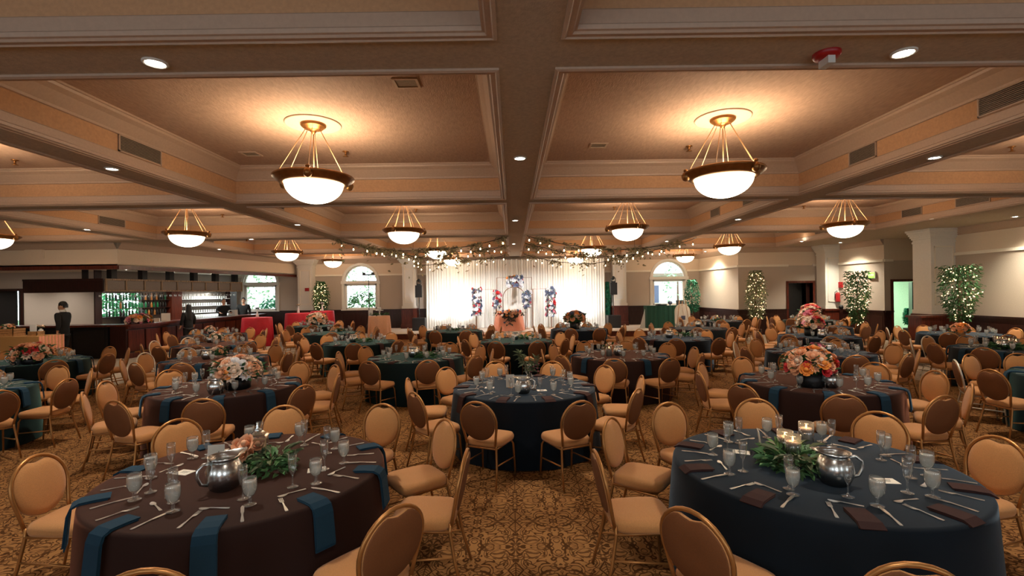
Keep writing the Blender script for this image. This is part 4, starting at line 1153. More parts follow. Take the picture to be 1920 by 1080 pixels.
# ------------------------------------------------------------------ string light garlands
def garland(label, pxs, seed, leaves=1.0, bulbs=12):
    rg = random.Random(seed)
    key = [P(px, py, y) for px, py, y in pxs]
    for e in (0, -1):
        q = onZ(pxs[e][0], pxs[e][1], SOF - .01)
        if abs(q.y - key[e].y) < 2.2: key[e] = q
    pts = []
    for a, b in zip(key[:-1], key[1:]):
        n = 10
        for k in range(n): 
            f = k / n; p = a.lerp(b, f); p.z -= .05 * 4 * f * (1 - f) * (b - a).length / 2; pts.append(p)
    pts.append(key[-1])
    t = thing('light_garland', label, 'string lights', pts[0])
    o0 = pts[0]
    rel = [p - o0 for p in pts]
    MB().tube(rel, .012, 5).build('cable', M['black'], t)
    for q in (rel[0], rel[-1]):
        zt = (SOF if not any(x0 < q.x + o0.x < x1 for x0, x1 in XC) or not any(y0 < q.y + o0.y < y1 for y0, y1 in YC) else CEI) - o0.z
        MB().tube([q, (q.x, q.y, zt)], .006, 4).build('hanger', M['black'], t)
    mb = MB(); mb.lathe([(.016, 0), (.016, -.05), (.012, -.06), (0, -.06)], 8); sock = mb.mesh('socket', M['black'])
    mb = MB(); mb.lathe([(.012, -.055), (.02, -.08), (.024, -.1), (.016, -.125), (0, -.13)], 8); bul = mb.mesh('bulb', M['bulb'])
    for k in range(bulbs):
        i = min(len(rel) - 1, int((k + .5 + rg.uniform(-.2, .2)) / bulbs * len(rel)))
        s = ob('socket', sock, t, rel[i] + Vector((0, 0, -.02 - .1 * rg.random()))); ob('bulb', bul, s)
    mb = MB()
    for k in range(int(len(rel) * 8 * leaves)):
        cl = rg.gauss(0, .06)
        i = rg.randrange(len(rel)); 
        if math.sin(i * .55 + seed) < -.25: continue
        v, f = leafm(.13 * rg.uniform(.6, 1.3), .034)
        drop = abs(rg.gauss(0, .09)) * (2.6 if math.sin(i * 1.3 + seed) > .8 else 1)
        mb.add(v, f, 0, False, Mx(rel[i] + Vector((rg.gauss(0, .06), rg.gauss(0, .05), .05 - drop)), rg.uniform(0, 6.3), rg.uniform(-1, 1), rg.uniform(-.6, 1.0)))
    if mb.v: tag(mb.build('foliage', M['leafg'], t), kind='stuff')
YA, YB, YD = 15.35, 17.6, 20.2
garland('upper leafy bulb string from the central beam to the bar side', [(947, 443, YA), (905, 456, YA), (860, 464, YA), (812, 466, YA), (765, 470, YA), (720, 468, YA), (685, 462, YA), (630, 449, YA)], 1, 1.5, 16)
garland('middle leafy bulb string from the central beam to the bar side', [(948, 460, YB), (905, 468, YB), (850, 476, YB), (790, 484, YB), (770, 480, YB), (735, 470, YB), (700, 464, YB)], 2, 1.5, 14)
garland('lowest bulb string along the top of the drape, cake side', [(948, 478, YD), (910, 485, YD), (870, 488, YD), (830, 494, YD), (790, 497, YD), (775, 490, YD)], 3, 1.1, 12)
garland('upper leafy bulb string from the central beam to the door side', [(988, 442, YA), (1030, 452, YA), (1085, 462, YA), (1140, 468, YA), (1190, 466, YA), (1240, 460, YA), (1305, 446, YA)], 4, 1.4, 14)
garland('middle leafy bulb string from the central beam to the door side', [(984, 456, YB), (1020, 464, YB), (1060, 474, YB), (1110, 478, YB), (1160, 480, YB), (1205, 474, YB), (1250, 462, YB)], 5, 1.4, 14)
garland('lowest bulb string along the top of the drape, booth side', [(982, 476, YD), (1020, 486, YD), (1060, 492, YD), (1110, 494, YD), (1160, 484, YD), (1190, 478, YD)], 6, 1.0, 12)

# ------------------------------------------------------------------ people
def skin_mesh(verts, edges, radii, sub=2, m=None, name='body'):
    me = bpy.data.meshes.new('tmp'); me.from_pydata([tuple(v) for v in verts], edges, [])
    o = bpy.data.objects.new('tmp', me); COL.objects.link(o)
    o.modifiers.new('skin', 'SKIN')
    for i, r in enumerate(radii):
        rr = r if isinstance(r, tuple) else (r, r)
        me.skin_vertices[0].data[i].radius = rr
    me.skin_vertices[0].data[0].use_root = True
    sm = o.modifiers.new('sub', 'SUBSURF'); sm.levels = sub
    dg = bpy.context.evaluated_depsgraph_get(); dg.update()
    out = bpy.data.meshes.new_from_object(o.evaluated_get(dg)); out.name = name
    bpy.data.objects.remove(o); bpy.data.meshes.remove(me)
    for p in out.polygons: p.use_smooth = True
    out.materials.clear(); out.materials.append(m)
    return out
def person(label, loc, rz, h, top='suit', legs='suit', hairl='short', female=False, arm=None, lean=0.0, shirt=True):
    """faces local -Y; built 1.75 m tall and scaled to h"""
    t = thing('person', label, 'person', loc, rz)
    t.scale = (h / 1.75,) * 3
    sw, hw = (.19, .12) if not female else (.165, .125)
    ly = -lean
    pel, wst, chs, nck = (0, 0, .93), (0, ly * .25, 1.10), (0, ly * .7, 1.33), (0, ly, 1.47)
    hd, top_ = (0, ly - .015, 1.60), (0, ly, 1.69)
    A = arm or [((.24, .02, 1.16), (.25, -.06, .93)), ((-.24, .02, 1.16), (-.25, -.06, .93))]
    V = [pel, wst, chs, nck]; E = [(0, 1), (1, 2), (2, 3)]; Rr = [(.13, .095), (.11, .08), (.12, .075), .05]
    V += [(0, ly - .005, 1.53)]; E += [(3, 4)]; Rr += [.055]
    for s, (el, wr) in zip((1, -1), A):
        n = len(V)
        V += [(s * sw, ly * .85, 1.4), el, wr]; E += [(2, n), (n, n + 1), (n + 1, n + 2)]; Rr += [.04, .038, .03]
    for s in (1, -1):
        n = len(V)
        V += [(s * .095, 0, .86), (s * .1, -.02, .48), (s * .1, .02, .09)]; E += [(0, n), (n, n + 1), (n + 1, n + 2)]; Rr += [.095, .06, .045]
    body = ob('body', skin_mesh(V, E, Rr, 2, M['skin']), t)
    # head with jaw, nose, ears, eyes, mouth as one continuous mesh joined to the neck by overlap
    hm = MB()
    rings = []
    for zz, rx, ry, oy in ((-.115, .03, .03, -.03), (-.1, .05, .06, -.03), (-.06, .064, .08, -.012), (-.02, .072, .09, 0), (.03, .076, .097, .006), (.07, .07, .09, .01), (.1, .05, .065, .012), (.118, .015, .02, .012)):
        rings.append((zz, rx, ry, oy))
    n = 16; vs, fs = [], []
    for zz, rx, ry, oy in rings:
        for k in range(n):
            a = 2 * PI * k / n
            x, y = rx * math.cos(a), ry * math.sin(a) + oy
            if abs(a - 1.5 * PI) < .25 and -.07 < zz < .0: y -= .02   # nose ridge
            vs.append((x, y, zz))
    for i in range(len(rings) - 1):
        for k in range(n): fs.append((i * n + k, i * n + (k + 1) % n, (i + 1) * n + (k + 1) % n, (i + 1) * n + k))
    hm.add(vs, fs, 0, True)
    for s in (1, -1):
        hm.lathe([(0, -.03), (.015, -.02), (.018, .01), (0, .03)], 8, 0, Mx((s * .078, .01, -.01)))
        hm.lathe([(0, -.007), (.008, 0), (0, .007)], 8, 1, Mx((s * .03, -.083, .005)))
    hm.box(-.022, .022, -.094, -.085, -.07, -.062, 2)
    head = hm.build('head', [M['skin'], M['hair'], M['redp']], t, (0, ly - .01, 1.625), (R(8) if lean else 0, 0, 0))
    # hair
    hr = MB()
    if hairl == 'short':
        hr.lathe([(.082, .0), (.086, .03), (.08, .075), (.055, .115), (.02, .132), (0, .134)], 14, 0, Matrix.Translation((0, .018, 0)) @ Matrix.Diagonal((1, 1.2, 1, 1)))
        hr.box(-.07, .07, .06, .1, -.05, .05)
    else:
        hr.lathe([(.1, -.46), (.115, -.3), (.1, -.1), (.092, .03), (.084, .08), (.055, .12), (0, .135)], 14, 0, Matrix.Translation((0, .055, 0)) @ Matrix.Diagonal((1, .85, 1, 1)))
    hr.build('hair', M['hair'], t, (0, ly - .01, 1.625))
    # jacket: the same chain with thicker radii, cut at neck and cuffs
    V2 = [(0, .0, .78), wst, chs, (0, ly * .95, 1.46)]; E2 = [(0, 1), (1, 2), (2, 3)]; R2 = [(.19, .14), (.165, .125), (.185, .13), .085]
    for s, (el, wr) in zip((1, -1), A):
        n = len(V2); wr2 = Vector(el).lerp(Vector(wr), .9)
        V2 += [(s * sw, ly * .85, 1.39), el, tuple(wr2)]; E2 += [(2, n), (n, n + 1), (n + 1, n + 2)]; R2 += [.078, .06, .048]
    ob('jacket', skin_mesh(V2, E2, R2, 2, M[top]), t)
    V3 = [(0, 0, .9)]; E3 = []; R3 = [(.155, .125)]
    for s in (1, -1):
        n = len(V3); V3 += [(s * .1, 0, .8), (s * .1, -.02, .48), (s * .1, .02, .07)]; E3 += [(0, n), (n, n + 1), (n + 1, n + 2)]; R3 += [.1, .075, .065]
    ob('trousers', skin_mesh(V3, E3, R3, 2, M[legs]), t)
    if shirt: MB().lathe([(.066, -.02), (.07, .03), (.062, .045), (.058, .03)], 14, 0, Mx((0, ly, 1.475))).build('shirt_collar', M['shirt'], t)
    for s in (1, -1):
        sh = MB(); sh.prism([(-.045, .07), (-.05, -.1), (-.02, -.18), (.02, -.18), (.05, -.1), (.045, .07)], 0, .05); sh.prism([(-.04, .07), (-.04, -.05), (.04, -.05), (.04, .07)], .05, .09)
        sh.build('shoe', M['black'], t, (s * .1, .0, 0))
        # hand: palm, four fingers of unequal length and a thumb from the side of the palm
        el, wr = A[0 if s > 0 else 1]; el, wr = Vector(el), Vector(wr); d = (wr - el).normalized()
        q = d.to_track_quat('Z', 'Y').to_matrix().to_4x4(); q.translation = wr
        hv, he, hrr = [(0, 0, -.02), (0, 0, .045)], [(0, 1)], [(.028, .018), (.034, .016)]
        for k, (x, L) in enumerate(((-.028, .06), (-.009, .075), (.01, .07), (.028, .055))):
            n = len(hv); hv += [(x, 0, .075), (x, .012, .075 + L * .5), (x, .03, .075 + L * .9)]; he += [(1, n), (n, n + 1), (n + 1, n + 2)]; hrr += [.0095, .0085, .007]
        n = len(hv); hv += [(-.036, .008, .03), (-.05, .02, .062)]; he += [(0, n), (n, n + 1)]; hrr += [.011, .008]
        ob('hand', skin_mesh([q @ Vector(v) for v in hv], he, hrr, 1, M['skin']), t)
    return t
p = P(118, 600, 14.7); person('man in a black suit and white collar walking along the black bar front', (p.x, 14.7, 0), R(-80), 1.93, arm=[((.25, .06, 1.16), (.25, .03, .92)), ((-.25, -.03, 1.17), (-.26, -.14, .95))])
p = P(353, 600, 18.2); person('woman with long black hair standing at the bar, seen from behind', (p.x, 18.2, 0), R(-112), 1.74, hairl='long', female=True, shirt=False)
p = P(417, 580, 22.4); person('bartender in black leaning over the bar top', (p.x, 22.4, 0), R(48), 1.93, arm=[((.26, -.16, 1.2), (.2, -.4, 1.14)), ((-.26, -.16, 1.2), (-.2, -.4, 1.14))], lean=.14, shirt=False)
p = P(457, 580, 24.0); person('server in black standing at the far end of the bar', (p.x, 24.0, 0), R(20), 1.95, shirt=False)

# ------------------------------------------------------------------ banquet chair
def make_chair(frame_m):
    t = thing('banquet_chair', 'x', 'chair')
    # seat cushion: rounded, slightly domed
    mb = MB(); prof = []
    N = 24
    def outline(sc):
        o = []
        for k in range(N):
            a = 2 * PI * k / N
            c, s = math.cos(a), math.sin(a)
            e = .42
            x = .215 * math.copysign(abs(c) ** e, c); y = .215 * math.copysign(abs(s) ** e, s)
            x *= 1 + .06 * (y / .215)
            o.append((x * sc, y * sc))
        return o
    lv = [(.9, .405), (.97, .41), (1.0, .43), (1.0, .455), (.95, .478), (.8, .488), (.4, .494)]
    vs, fs = [], []
    for sc, z in lv: vs += [(x, y, z) for x, y in outline(sc)]
    vs.append((0, 0, .496)); vs.append((0, 0, .405))
    for i in range(len(lv) - 1):
        for k in range(N): fs.append((i * N + k, i * N + (k + 1) % N, (i + 1) * N + (k + 1) % N, (i + 1) * N + k))
    o = (len(lv) - 1) * N
    for k in range(N): fs.append((o + k, o + (k + 1) % N, len(vs) - 2)); fs.append((k, len(vs) - 1, (k + 1) % N))
    mb.add(vs, fs, 0, True); mb.build('seat', M['fabric'], t)
    # backrest pad: oval with a dipped top edge under the hand hold
    tilt = R(11); BZ = .685; BT = Matrix.Translation((0, -.215, .46)) @ Matrix.Rotation(tilt, 4, 'X') @ Matrix.Translation((0, 0, -.46))
    K = 36
    def pad(sc, y):
        o = []
        for k in range(K):
            a = 2 * PI * k / K
            x, z = .192 * math.cos(a), .2 * math.sin(a)
            z = math.copysign(abs(z / .2) ** .92, z) * .2
            if z > 0:
                dip = max(0, 1 - (x / .085) ** 2)
                z -= .034 * dip * dip * (z / .2)
            o.append((x * sc, y, BZ + z * sc))
        return o
    lv = [(.35, .021), (.75, .017), (.95, .008), (1, -.004), (1, -.016), (.95, -.022), (.35, -.024)]
    vs, fs = [], []
    for sc, y in lv: vs += pad(sc, y)
    vs.append((0, .022, BZ)); vs.append((0, -.024, BZ))
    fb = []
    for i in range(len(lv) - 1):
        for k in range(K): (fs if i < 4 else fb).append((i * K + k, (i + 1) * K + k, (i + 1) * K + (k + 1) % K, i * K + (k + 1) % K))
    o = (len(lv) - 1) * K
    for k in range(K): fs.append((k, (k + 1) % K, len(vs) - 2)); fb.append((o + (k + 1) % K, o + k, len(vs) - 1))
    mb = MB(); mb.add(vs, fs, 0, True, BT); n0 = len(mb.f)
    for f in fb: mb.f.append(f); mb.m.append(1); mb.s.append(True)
    mb.build('backrest', [M['fabric'], M['fabric_shaded']], t)
    # hoop
    pts = [(-.165, 0, .43), (-.178, 0, .52)]
    for k in range(17):
        a = PI * 1.06 - PI * 1.12 * k / 16
        pts.append((.205 * math.cos(a), 0, BZ + .212 * math.sin(a)))
    pts += [(.178, 0, .52), (.165, 0, .43)]
    mb = MB(); mb.tube(pts, .0125, 6, 0, BT); mb.build('back_frame', M[frame_m], t)
    r = .012
    for s in (1, -1):
        mb = MB(); mb.tube([(s * .166, -.205, .45), (s * .172, -.2, .39), (s * .19, -.235, .2), (s * .205, -.29, 0)], [r, r, r, r * .85], 6); mb.build('leg', M[frame_m], t)
        mb = MB(); mb.tube([(s * .15, .1, .398), (s * .175, .165, .39), (s * .19, .185, .35), (s * .2, .215, 0)], [r, r, r, r * .85], 6); mb.build('leg', M[frame_m], t)
        mb = MB(); mb.tube([(s * .187, -.225, .23), (s * .195, .195, .2)], .0085, 6); mb.build('stretcher', M[frame_m], t)
    mb = MB(); mb.tube([(-.175, -.2, .395), (-.18, .17, .395), (.18, .17, .395), (.175, -.2, .395)], .011, 6, closed=True); mb.build('seat_frame', M[frame_m], t)
    return proto(t)
CHAIR, CHAIRW = make_chair('gold'), make_chair('paleframe')

# ------------------------------------------------------------------ table ware prototypes
TR, TZ = .925, .765
gob = proto(thing('water_goblet', 'x', 'glass'))
mb = MB(); mb.lathe([(0, .002), (.036, .003), (.036, .006), (.012, .012), (.009, .02), (.012, .03), (.009, .038), (.012, .05), (.026, .062), (.037, .085), (.041, .115), (.039, .145), (.036, .165), (.035, .165)], 16); mb.build('bowl', M['glass'], gob)
mb = MB(); mb.lathe([(0, .054), (.024, .064), (.0352, .087), (.039, .115), (.0378, .14), (0, .14)], 14); mb.build('water', M['water'], gob)
flu = proto(thing('champagne_flute', 'x', 'glass'))
mb = MB(); mb.lathe([(0, .002), (.034, .003), (.034, .006), (.008, .012), (.0045, .03), (.0045, .07), (.009, .085), (.02, .105), (.026, .14), (.027, .18), (.025, .21), (.0243, .21)], 16); mb.build('bowl', M['glass'], flu)
def flat(mb, pts, th):
    """ribbon from (x, half width, z) stations"""
    vs = []
    for x, w, z in pts: vs += [(x, -w, z), (x, w, z), (x, w, z + th), (x, -w, z + th)]
    fs = [(0, 3, 2, 1)]
    for i in range(len(pts) - 1):
        o, p = 4 * i, 4 * i + 4
        fs += [(o, o + 1, p + 1, p), (o + 1, o + 2, p + 2, p + 1), (o + 2, o + 3, p + 3, p + 2), (o + 3, o, p, p + 3)]
    o = 4 * (len(pts) - 1); fs.append((o, o + 1, o + 2, o + 3))
    mb.add(vs, fs, 0, False)
mb = MB(); flat(mb, [(.115, .007, .001), (.1, .009, .001), (.03, .005, .003), (.0, .006, .004), (-.02, .009, .003), (-.09, .0095, .001), (-.115, .003, .001)], .003); KN = mb.mesh('dinner_knife', M['cutlery'])
mb = MB(); flat(mb, [(.1, .008, .001), (.08, .009, .001), (.02, .004, .004), (-.02, .004, .007), (-.04, .011, .003), (-.055, .012, .003)], .0025)
for k in range(4): flat(mb, [(-.055, .0018, .003), (-.1, .0012, .006)], .002); 
for j, k in enumerate(range(-32, 0)): pass
vv = mb.v; base = len(vv) - 32
for q in range(4):
    for i in range(8): x, y, z = vv[base + q * 8 + i]; vv[base + q * 8 + i] = (x, y + (q - 1.5) * .0068, z)
FK = mb.mesh('dinner_fork', M['cutlery'])
mb = MB(); flat(mb, [(.085, .007, .001), (.07, .008, .001), (.01, .004, .004), (-.025, .004, .006), (-.04, .011, .002), (-.06, .016, .001), (-.08, .012, .003), (-.088, .004, .005)], .0025); SPN = mb.mesh('spoon', M['cutlery'])
def napkin_mesh(m, hang, inset, w=.055, two=True):
    mb = MB()
    def strip(dx, lift, wd, h):
        path = [(-inset + dx, .0 + lift), (-inset * .5 + dx, .002 + lift), (-.02, .001 + lift), (.012 + lift, -.012)]
        if h > .02: path += [(.026 + lift, -.05), (.036 + lift, -h * .6), (.046 + lift, -h)]
        vs = []; th = .007
        for i, (x, z) in enumerate(path):
            f = i / (len(path) - 1); ww = wd * (.92 + .12 * f)
            nx, nz = (0, th) if i < 2 else ((th * .6, th * .8) if i < 4 else (th, 0))
            vs += [(x, -ww, z), (x, ww, z), (x + nx, ww, z + nz), (x + nx, -ww, z + nz)]
        fs = [(0, 3, 2, 1)]
        for i in range(len(path) - 1):
            o, p = 4 * i, 4 * i + 4
            fs += [(o, o + 1, p + 1, p), (o + 1, o + 2, p + 2, p + 1), (o + 2, o + 3, p + 3, p + 2), (o + 3, o, p, p + 3)]
        o = 4 * (len(path) - 1); fs.append((o, o + 1, o + 2, o + 3)); mb.add(vs, fs, 0, False)
    strip(0, .001, w, hang)
    if two: strip(-.012, .0085, w * .95, hang * .93)
    return mb.mesh('napkin', M[m])
NAP = {('ntal', 1): napkin_mesh('ntal', .25, .15, .062), ('ntal', 0): napkin_mesh('ntal', .0, .2, .06), ('nbro', 1): napkin_mesh('nbro', .2, .15, .06), ('nbro', 0): napkin_mesh('nbro', .0, .17, .062)}

def make_pitcher():
    t = thing('water_pitcher', 'x', 'pitcher')
    mb = MB(); mb.lathe([(0, .002), (.06, .002), (.075, .012), (.095, .06), (.1, .095), (.094, .13), (.078, .162), (.07, .172), (.068, .17), (.088, .12), (.09, .08), (.06, .015), (0, .014)], 28); mb.build('body', M['steel'], t)
    # flared rim with a long pouring lip on +X
    n = 28; vs, fs = [], []
    for (r, z, ex, ez) in ((.07, .168, 0, 0), (.074, .18, .012, .004), (.084, .196, .045, .012), (.086, .197, .047, .012), (.072, .178, .012, .003)):
        for k in range(n):
            a = 2 * PI * k / n; f = max(0, math.cos(a)) ** 3
            vs.append(((r + ex * f) * math.cos(a), (r) * math.sin(a), z + ez * f))
    for i in range(4):
        for k in range(n): fs.append((i * n + k, i * n + (k + 1) % n, (i + 1) * n + (k + 1) % n, (i + 1) * n + k))
    mb = MB(); mb.add(vs, fs, 0, True); mb.build('rim', M['steel'], t)
    mb = MB(); mb.tube([(-.07, 0, .17), (-.11, 0, .175), (-.14, 0, .15), (-.145, 0, .11), (-.125, 0, .065), (-.09, 0, .05)], .009, 8); mb.build('handle', M['steel'], t)
    return proto(t)
PIT = make_pitcher()
def make_candle():
    t = thing('floating_candle', 'x', 'candle')
    MB().lathe([(0, .0), (.042, .0), (.042, .16), (.040, .16), (.040, .006), (0, .006)], 20).build('cylinder', M['glass'], t)
    MB().lathe([(0, .006), (.039, .006), (.039, .1), (0, .1)], 16).build('water', M['water'], t)
    w = MB().lathe([(0, .1), (.03, .1), (.037, .112), (.034, .124), (0, .122)], 16).build('candle', M['wax'], t)
    MB().lathe([(0, .122), (.005, .13), (.004, .142), (0, .152)], 8).build('flame', M['flame'], w)
    return proto(t)
CAND = make_candle()
def votive(loc, label, group=None):
    t = thing('votive_candle', label, 'candle', loc, 0, group)
    MB().lathe([(0, 0), (.03, 0), (.033, .06), (.031, .06), (.028, .005), (0, .005)], 14).build('cup', M['glass'], t)
    w = MB().lathe([(0, .005), (.027, .005), (.028, .03), (0, .03)], 12).build('candle', M['wax'], t)
    return t
def number_card(loc, rz, label, strokes):
    t = thing('table_number', label, 'card', loc, rz)
    MB().box(-.055, .055, -.002, .002, .006, .17).build('card', M['card'], t, (0, 0, 0), (R(-8), 0, 0))
    MB().box(-.03, .03, -.02, .02, 0, .008).build('base', M['box'], t)
    if strokes:
        mb = MB()
        for s in strokes: mb.tube([(x, -.0035, z) for x, z in s], .0022, 4)
        mb.build('script', M['ink'], t, (0, 0, 0), (R(-8), 0, 0))
def place_card(loc, rz, label):
    t = thing('place_card', label, 'card', loc, rz)
    MB().box(-.06, .06, -.045, .045, 0, .002).build('card', M['card'], t)
    mb = MB()
    for k in range(3): mb.tube([(-.03 + .004 * k, .015 - .014 * k, .0025), (-.01, .018 - .014 * k, .0025), (.012, .013 - .014 * k, .0025), (.03 - .006 * k, .016 - .014 * k, .0025)], .0014, 4)
    mb.build('script', M['ink'], t)

# ------------------------------------------------------------------ tables, chairs, settings
HOURS = ['three', 'two', 'one', 'twelve', 'eleven', 'ten', 'nine', 'eight', 'seven', 'six', 'five', 'four']
TABLES = [  # x, y, cloth, napkin, name, seat phase, hanging napkins
    (-1.88, 3.41, 'brown', 'ntal', 'brown lantern table', -2, 1),
    (2.08, 3.36, 'teal', 'nbro', 'blue floating candle table', 3, 0),
    (-7.72, 6.5, 'green', 'ntal', 'row two table nearest bar', 10, 1),
    (-3.95, 6.65, 'brown', 'ntal', 'brown white bouquet table', 6, 1),
    (.14, 6.32, 'teal', 'nbro', 'blue olive sprig table', 0, 2),
    (4.04, 6.4, 'brown', 'ntal', 'brown coral bouquet table', -6, 1),
    (7.9, 6.4, 'green', 'ntal', 'row two table nearest doors', 2, 1),
    (-9.67, 9.6, 'green', 'ntal', 'row three rose box table', 4, 1),
    (-5.93, 9.6, 'brown', 'ntal', 'row three table second from bar', -4, 1),
    (-1.91, 9.46, 'green', 'nbro', 'row three table third from bar', 0, 2),
    (2.07, 9.32, 'brown', 'ntal', 'row three table fourth from bar', 0, 1),
    (5.97, 9.37, 'teal', 'nbro', 'row three table fifth from bar', 5, 2),
    (9.79, 9.4, 'dark', 'ntal', 'row three table nearest doors', -3, 1),
    (-7.75, 12.5, 'brown', 'ntal', 'row four table nearest bar', 3, 1),
    (-4.0, 12.55, 'green', 'nbro', 'row four table second from bar', -3, 2),
    (.1, 12.4, 'green', 'nbro', 'row four table third from bar', 0, 2),
    (4.2, 12.5, 'teal', 'nbro', 'row four table fourth from bar', 2, 2),
    (7.96, 12.5, 'teal', 'nbro', 'row four table fifth from bar', -2, 2),
    (11.7, 12.5, 'teal', 'ntal', 'row four table nearest doors', 4, 2),
    (-9.73, 15.7, 'dark', 'nbro', 'row five table nearest bar', 2, 2),
    (-5.95, 15.8, 'green', 'nbro', 'row five table second from bar', 0, 2),
    (-1.93, 15.9, 'green', 'nbro', 'row five table third from bar', 0, 2),
    (2.2, 15.98, 'teal', 'nbro', 'row five table fourth from bar', 0, 2),
    (6.0, 15.6, 'dark', 'nbro', 'row five table fifth from bar', 0, 2),
    (9.95, 15.6, 'teal', 'nbro', 'row five table nearest doors', 0, 2),
    (-8.0, 19.6, 'green', 'nbro', 'row six table by the red tables', 0, 2),
    (8.3, 19.3, 'dark', 'nbro', 'row six table by the booth', 0, 2),
    (11.7, 18.9, 'green', 'nbro', 'row six table by the doors', 0, 2)]
CLOTHW = dict(brown='chocolate brown', teal='slate blue', green='dark teal green', dark='charcoal')
CLOTHS = {}
PALE = {(11, 144), (12, 144), (6, 144), (18, 144), (8, 180), (13, 144), (13, 180), (12, 108), (8, 144)}
def inframe(x, y, z=.5, mg=90):
    if y < .6: return False
    px, py = pix((x, y, z))
    return -mg < px < 1920 + mg and py < 1080 + 330
for ti, (tx_, ty_, cl_, np_, tn, ph, hang) in enumerate(TABLES):
    key = (cl_, ti % 4)
    if key not in CLOTHS: CLOTHS[key] = cloth_mesh(TR - .005, TZ, .05, (11, 13, 12, 14)[ti % 4], .026, ti, 160, 8).mesh('tablecloth', M[cl_])
    rg = random.Random(ti * 7 + 1)
    tag(ob('tablecloth', CLOTHS[key], None, (tx_, ty_, 0), (0, 0, rg.uniform(0, 6))), '%s floor length cloth of the round %s' % (CLOTHW[cl_], tn), 'tablecloth', '%s tablecloths' % CLOTHW[cl_])
    for k in range(10):
        th = 36 * k + ph
        a = R(th + rg.uniform(-3, 3)); c, s = math.cos(a), math.sin(a)
        hr = HOURS[int(round((36 * k + (ph if abs(ph) < 9 else 9)) / 30.0 + 1e-6)) % 12]
        r = 1.205 + rg.uniform(-.015, .06)
        cx_, cy_ = tx_ + r * c, ty_ + r * s
        if inframe(cx_ + .3 * c, cy_ + .3 * s):
            pale = (ti, 36 * k) in PALE
            dup(CHAIRW if pale else CHAIR, (cx_, cy_, 0), a + PI / 2 + R(rg.uniform(-6, 6)), '%s framed banquet chair at %s o\'clock of the %s' % ('pale' if pale else 'gold', hr, tn), 'chairs around the %s' % tn)
        if not inframe(tx_ + .8 * c, ty_ + .8 * s, TZ, 40): continue
        b = R(th + 18 * 0)
        def at(r_, dth): q = b + R(dth); return (tx_ + r_ * math.cos(q), ty_ + r_ * math.sin(q), TZ + .0005)
        hh = hang if hang < 2 else (1 if k % 3 == 0 else 0)
        nk = rg.uniform(-3, 3)
        o = ob('napkin', NAP[(np_, hh)], None, (tx_ + (TR - .002) * math.cos(b), ty_ + (TR - .002) * math.sin(b), TZ), (0, 0, b + R(nk if hh else nk + rg.uniform(-22, 22) * .3)))
        if not hh: o.location.x -= .02 * math.cos(b); o.location.y -= .02 * math.sin(b)
        tag(o, 'folded %s napkin at %s o\'clock of the %s' % ('teal' if np_ == 'ntal' else 'brown', hr, tn), 'napkin', 'napkins on the %s' % tn)
        dup(gob, at(.64 + rg.uniform(-.02, .02), 12 + rg.uniform(-2, 2)), rg.uniform(0, 6), 'stemmed water goblet at %s o\'clock of the %s' % (hr, tn), 'water goblets on the %s' % tn)
        dup(flu, at(.55 + rg.uniform(-.02, .02), 5 + rg.uniform(-4, 4)), rg.uniform(0, 6), 'empty champagne flute at %s o\'clock of the %s' % (hr, tn), 'champagne flutes on the %s' % tn)
        if ty_ < 10:
            for nm, dt, rr, dd, rot in (('dinner_knife', KN, .76, 10.5, 4), ('dinner_fork', FK, .755, -10.5, -4), ('spoon', SPN, .62, -3, 80)):
                o = ob(nm, dt, None, at(rr + rg.uniform(-.02, .02), dd + rg.uniform(-1.2, 1.2)), (0, 0, b + R(dd * (.6 if rot < 50 else 0) + rot + rg.uniform(-9, 9))))
                tag(o, 'steel %s at %s o\'clock of the %s' % (nm.replace('_', ' '), hr, tn), nm.split('_')[-1], '%ss on the %s' % (nm.replace('_', ' '), tn))

# ------------------------------------------------------------------ centrepieces
def onT(ti, px, py): 
    p = onZ(px, py, TZ); x, y = TABLES[ti][0], TABLES[ti][1]
    d = Vector((p.x - x, p.y - y)); 
    if d.length > .6: d *= .6 / d.length
    return (x + d.x, y + d.y, TZ + .0005)
def pitcher(ti, px, py, rz, sc=1.0): dup(PIT, onT(ti, px, py), rz, 'bell shaped steel water pitcher on the %s' % TABLES[ti][4], 'steel water pitchers', sc)
pitcher(0, 421, 917, R(55), 1.1); pitcher(1, 1566, 908, R(165), 1.05); pitcher(4, 981, 738, R(180)); pitcher(3, 405, 739, R(150), 1.05); pitcher(5, 1557, 727, R(200), 1.05)
for ti, px, py in ((7, 30, 684), (8, 388, 674), (9, 775, 670), (10, 1160, 667), (11, 1552, 662), (13, 392, 642), (14, 662, 642), (15, 966, 637), (16, 1255, 634), (17, 1541, 634), (19, 396, 626), (23, 1310, 612), (12, 1880, 655)):
    pitcher(ti, px, py, rnd.uniform(0, 6))
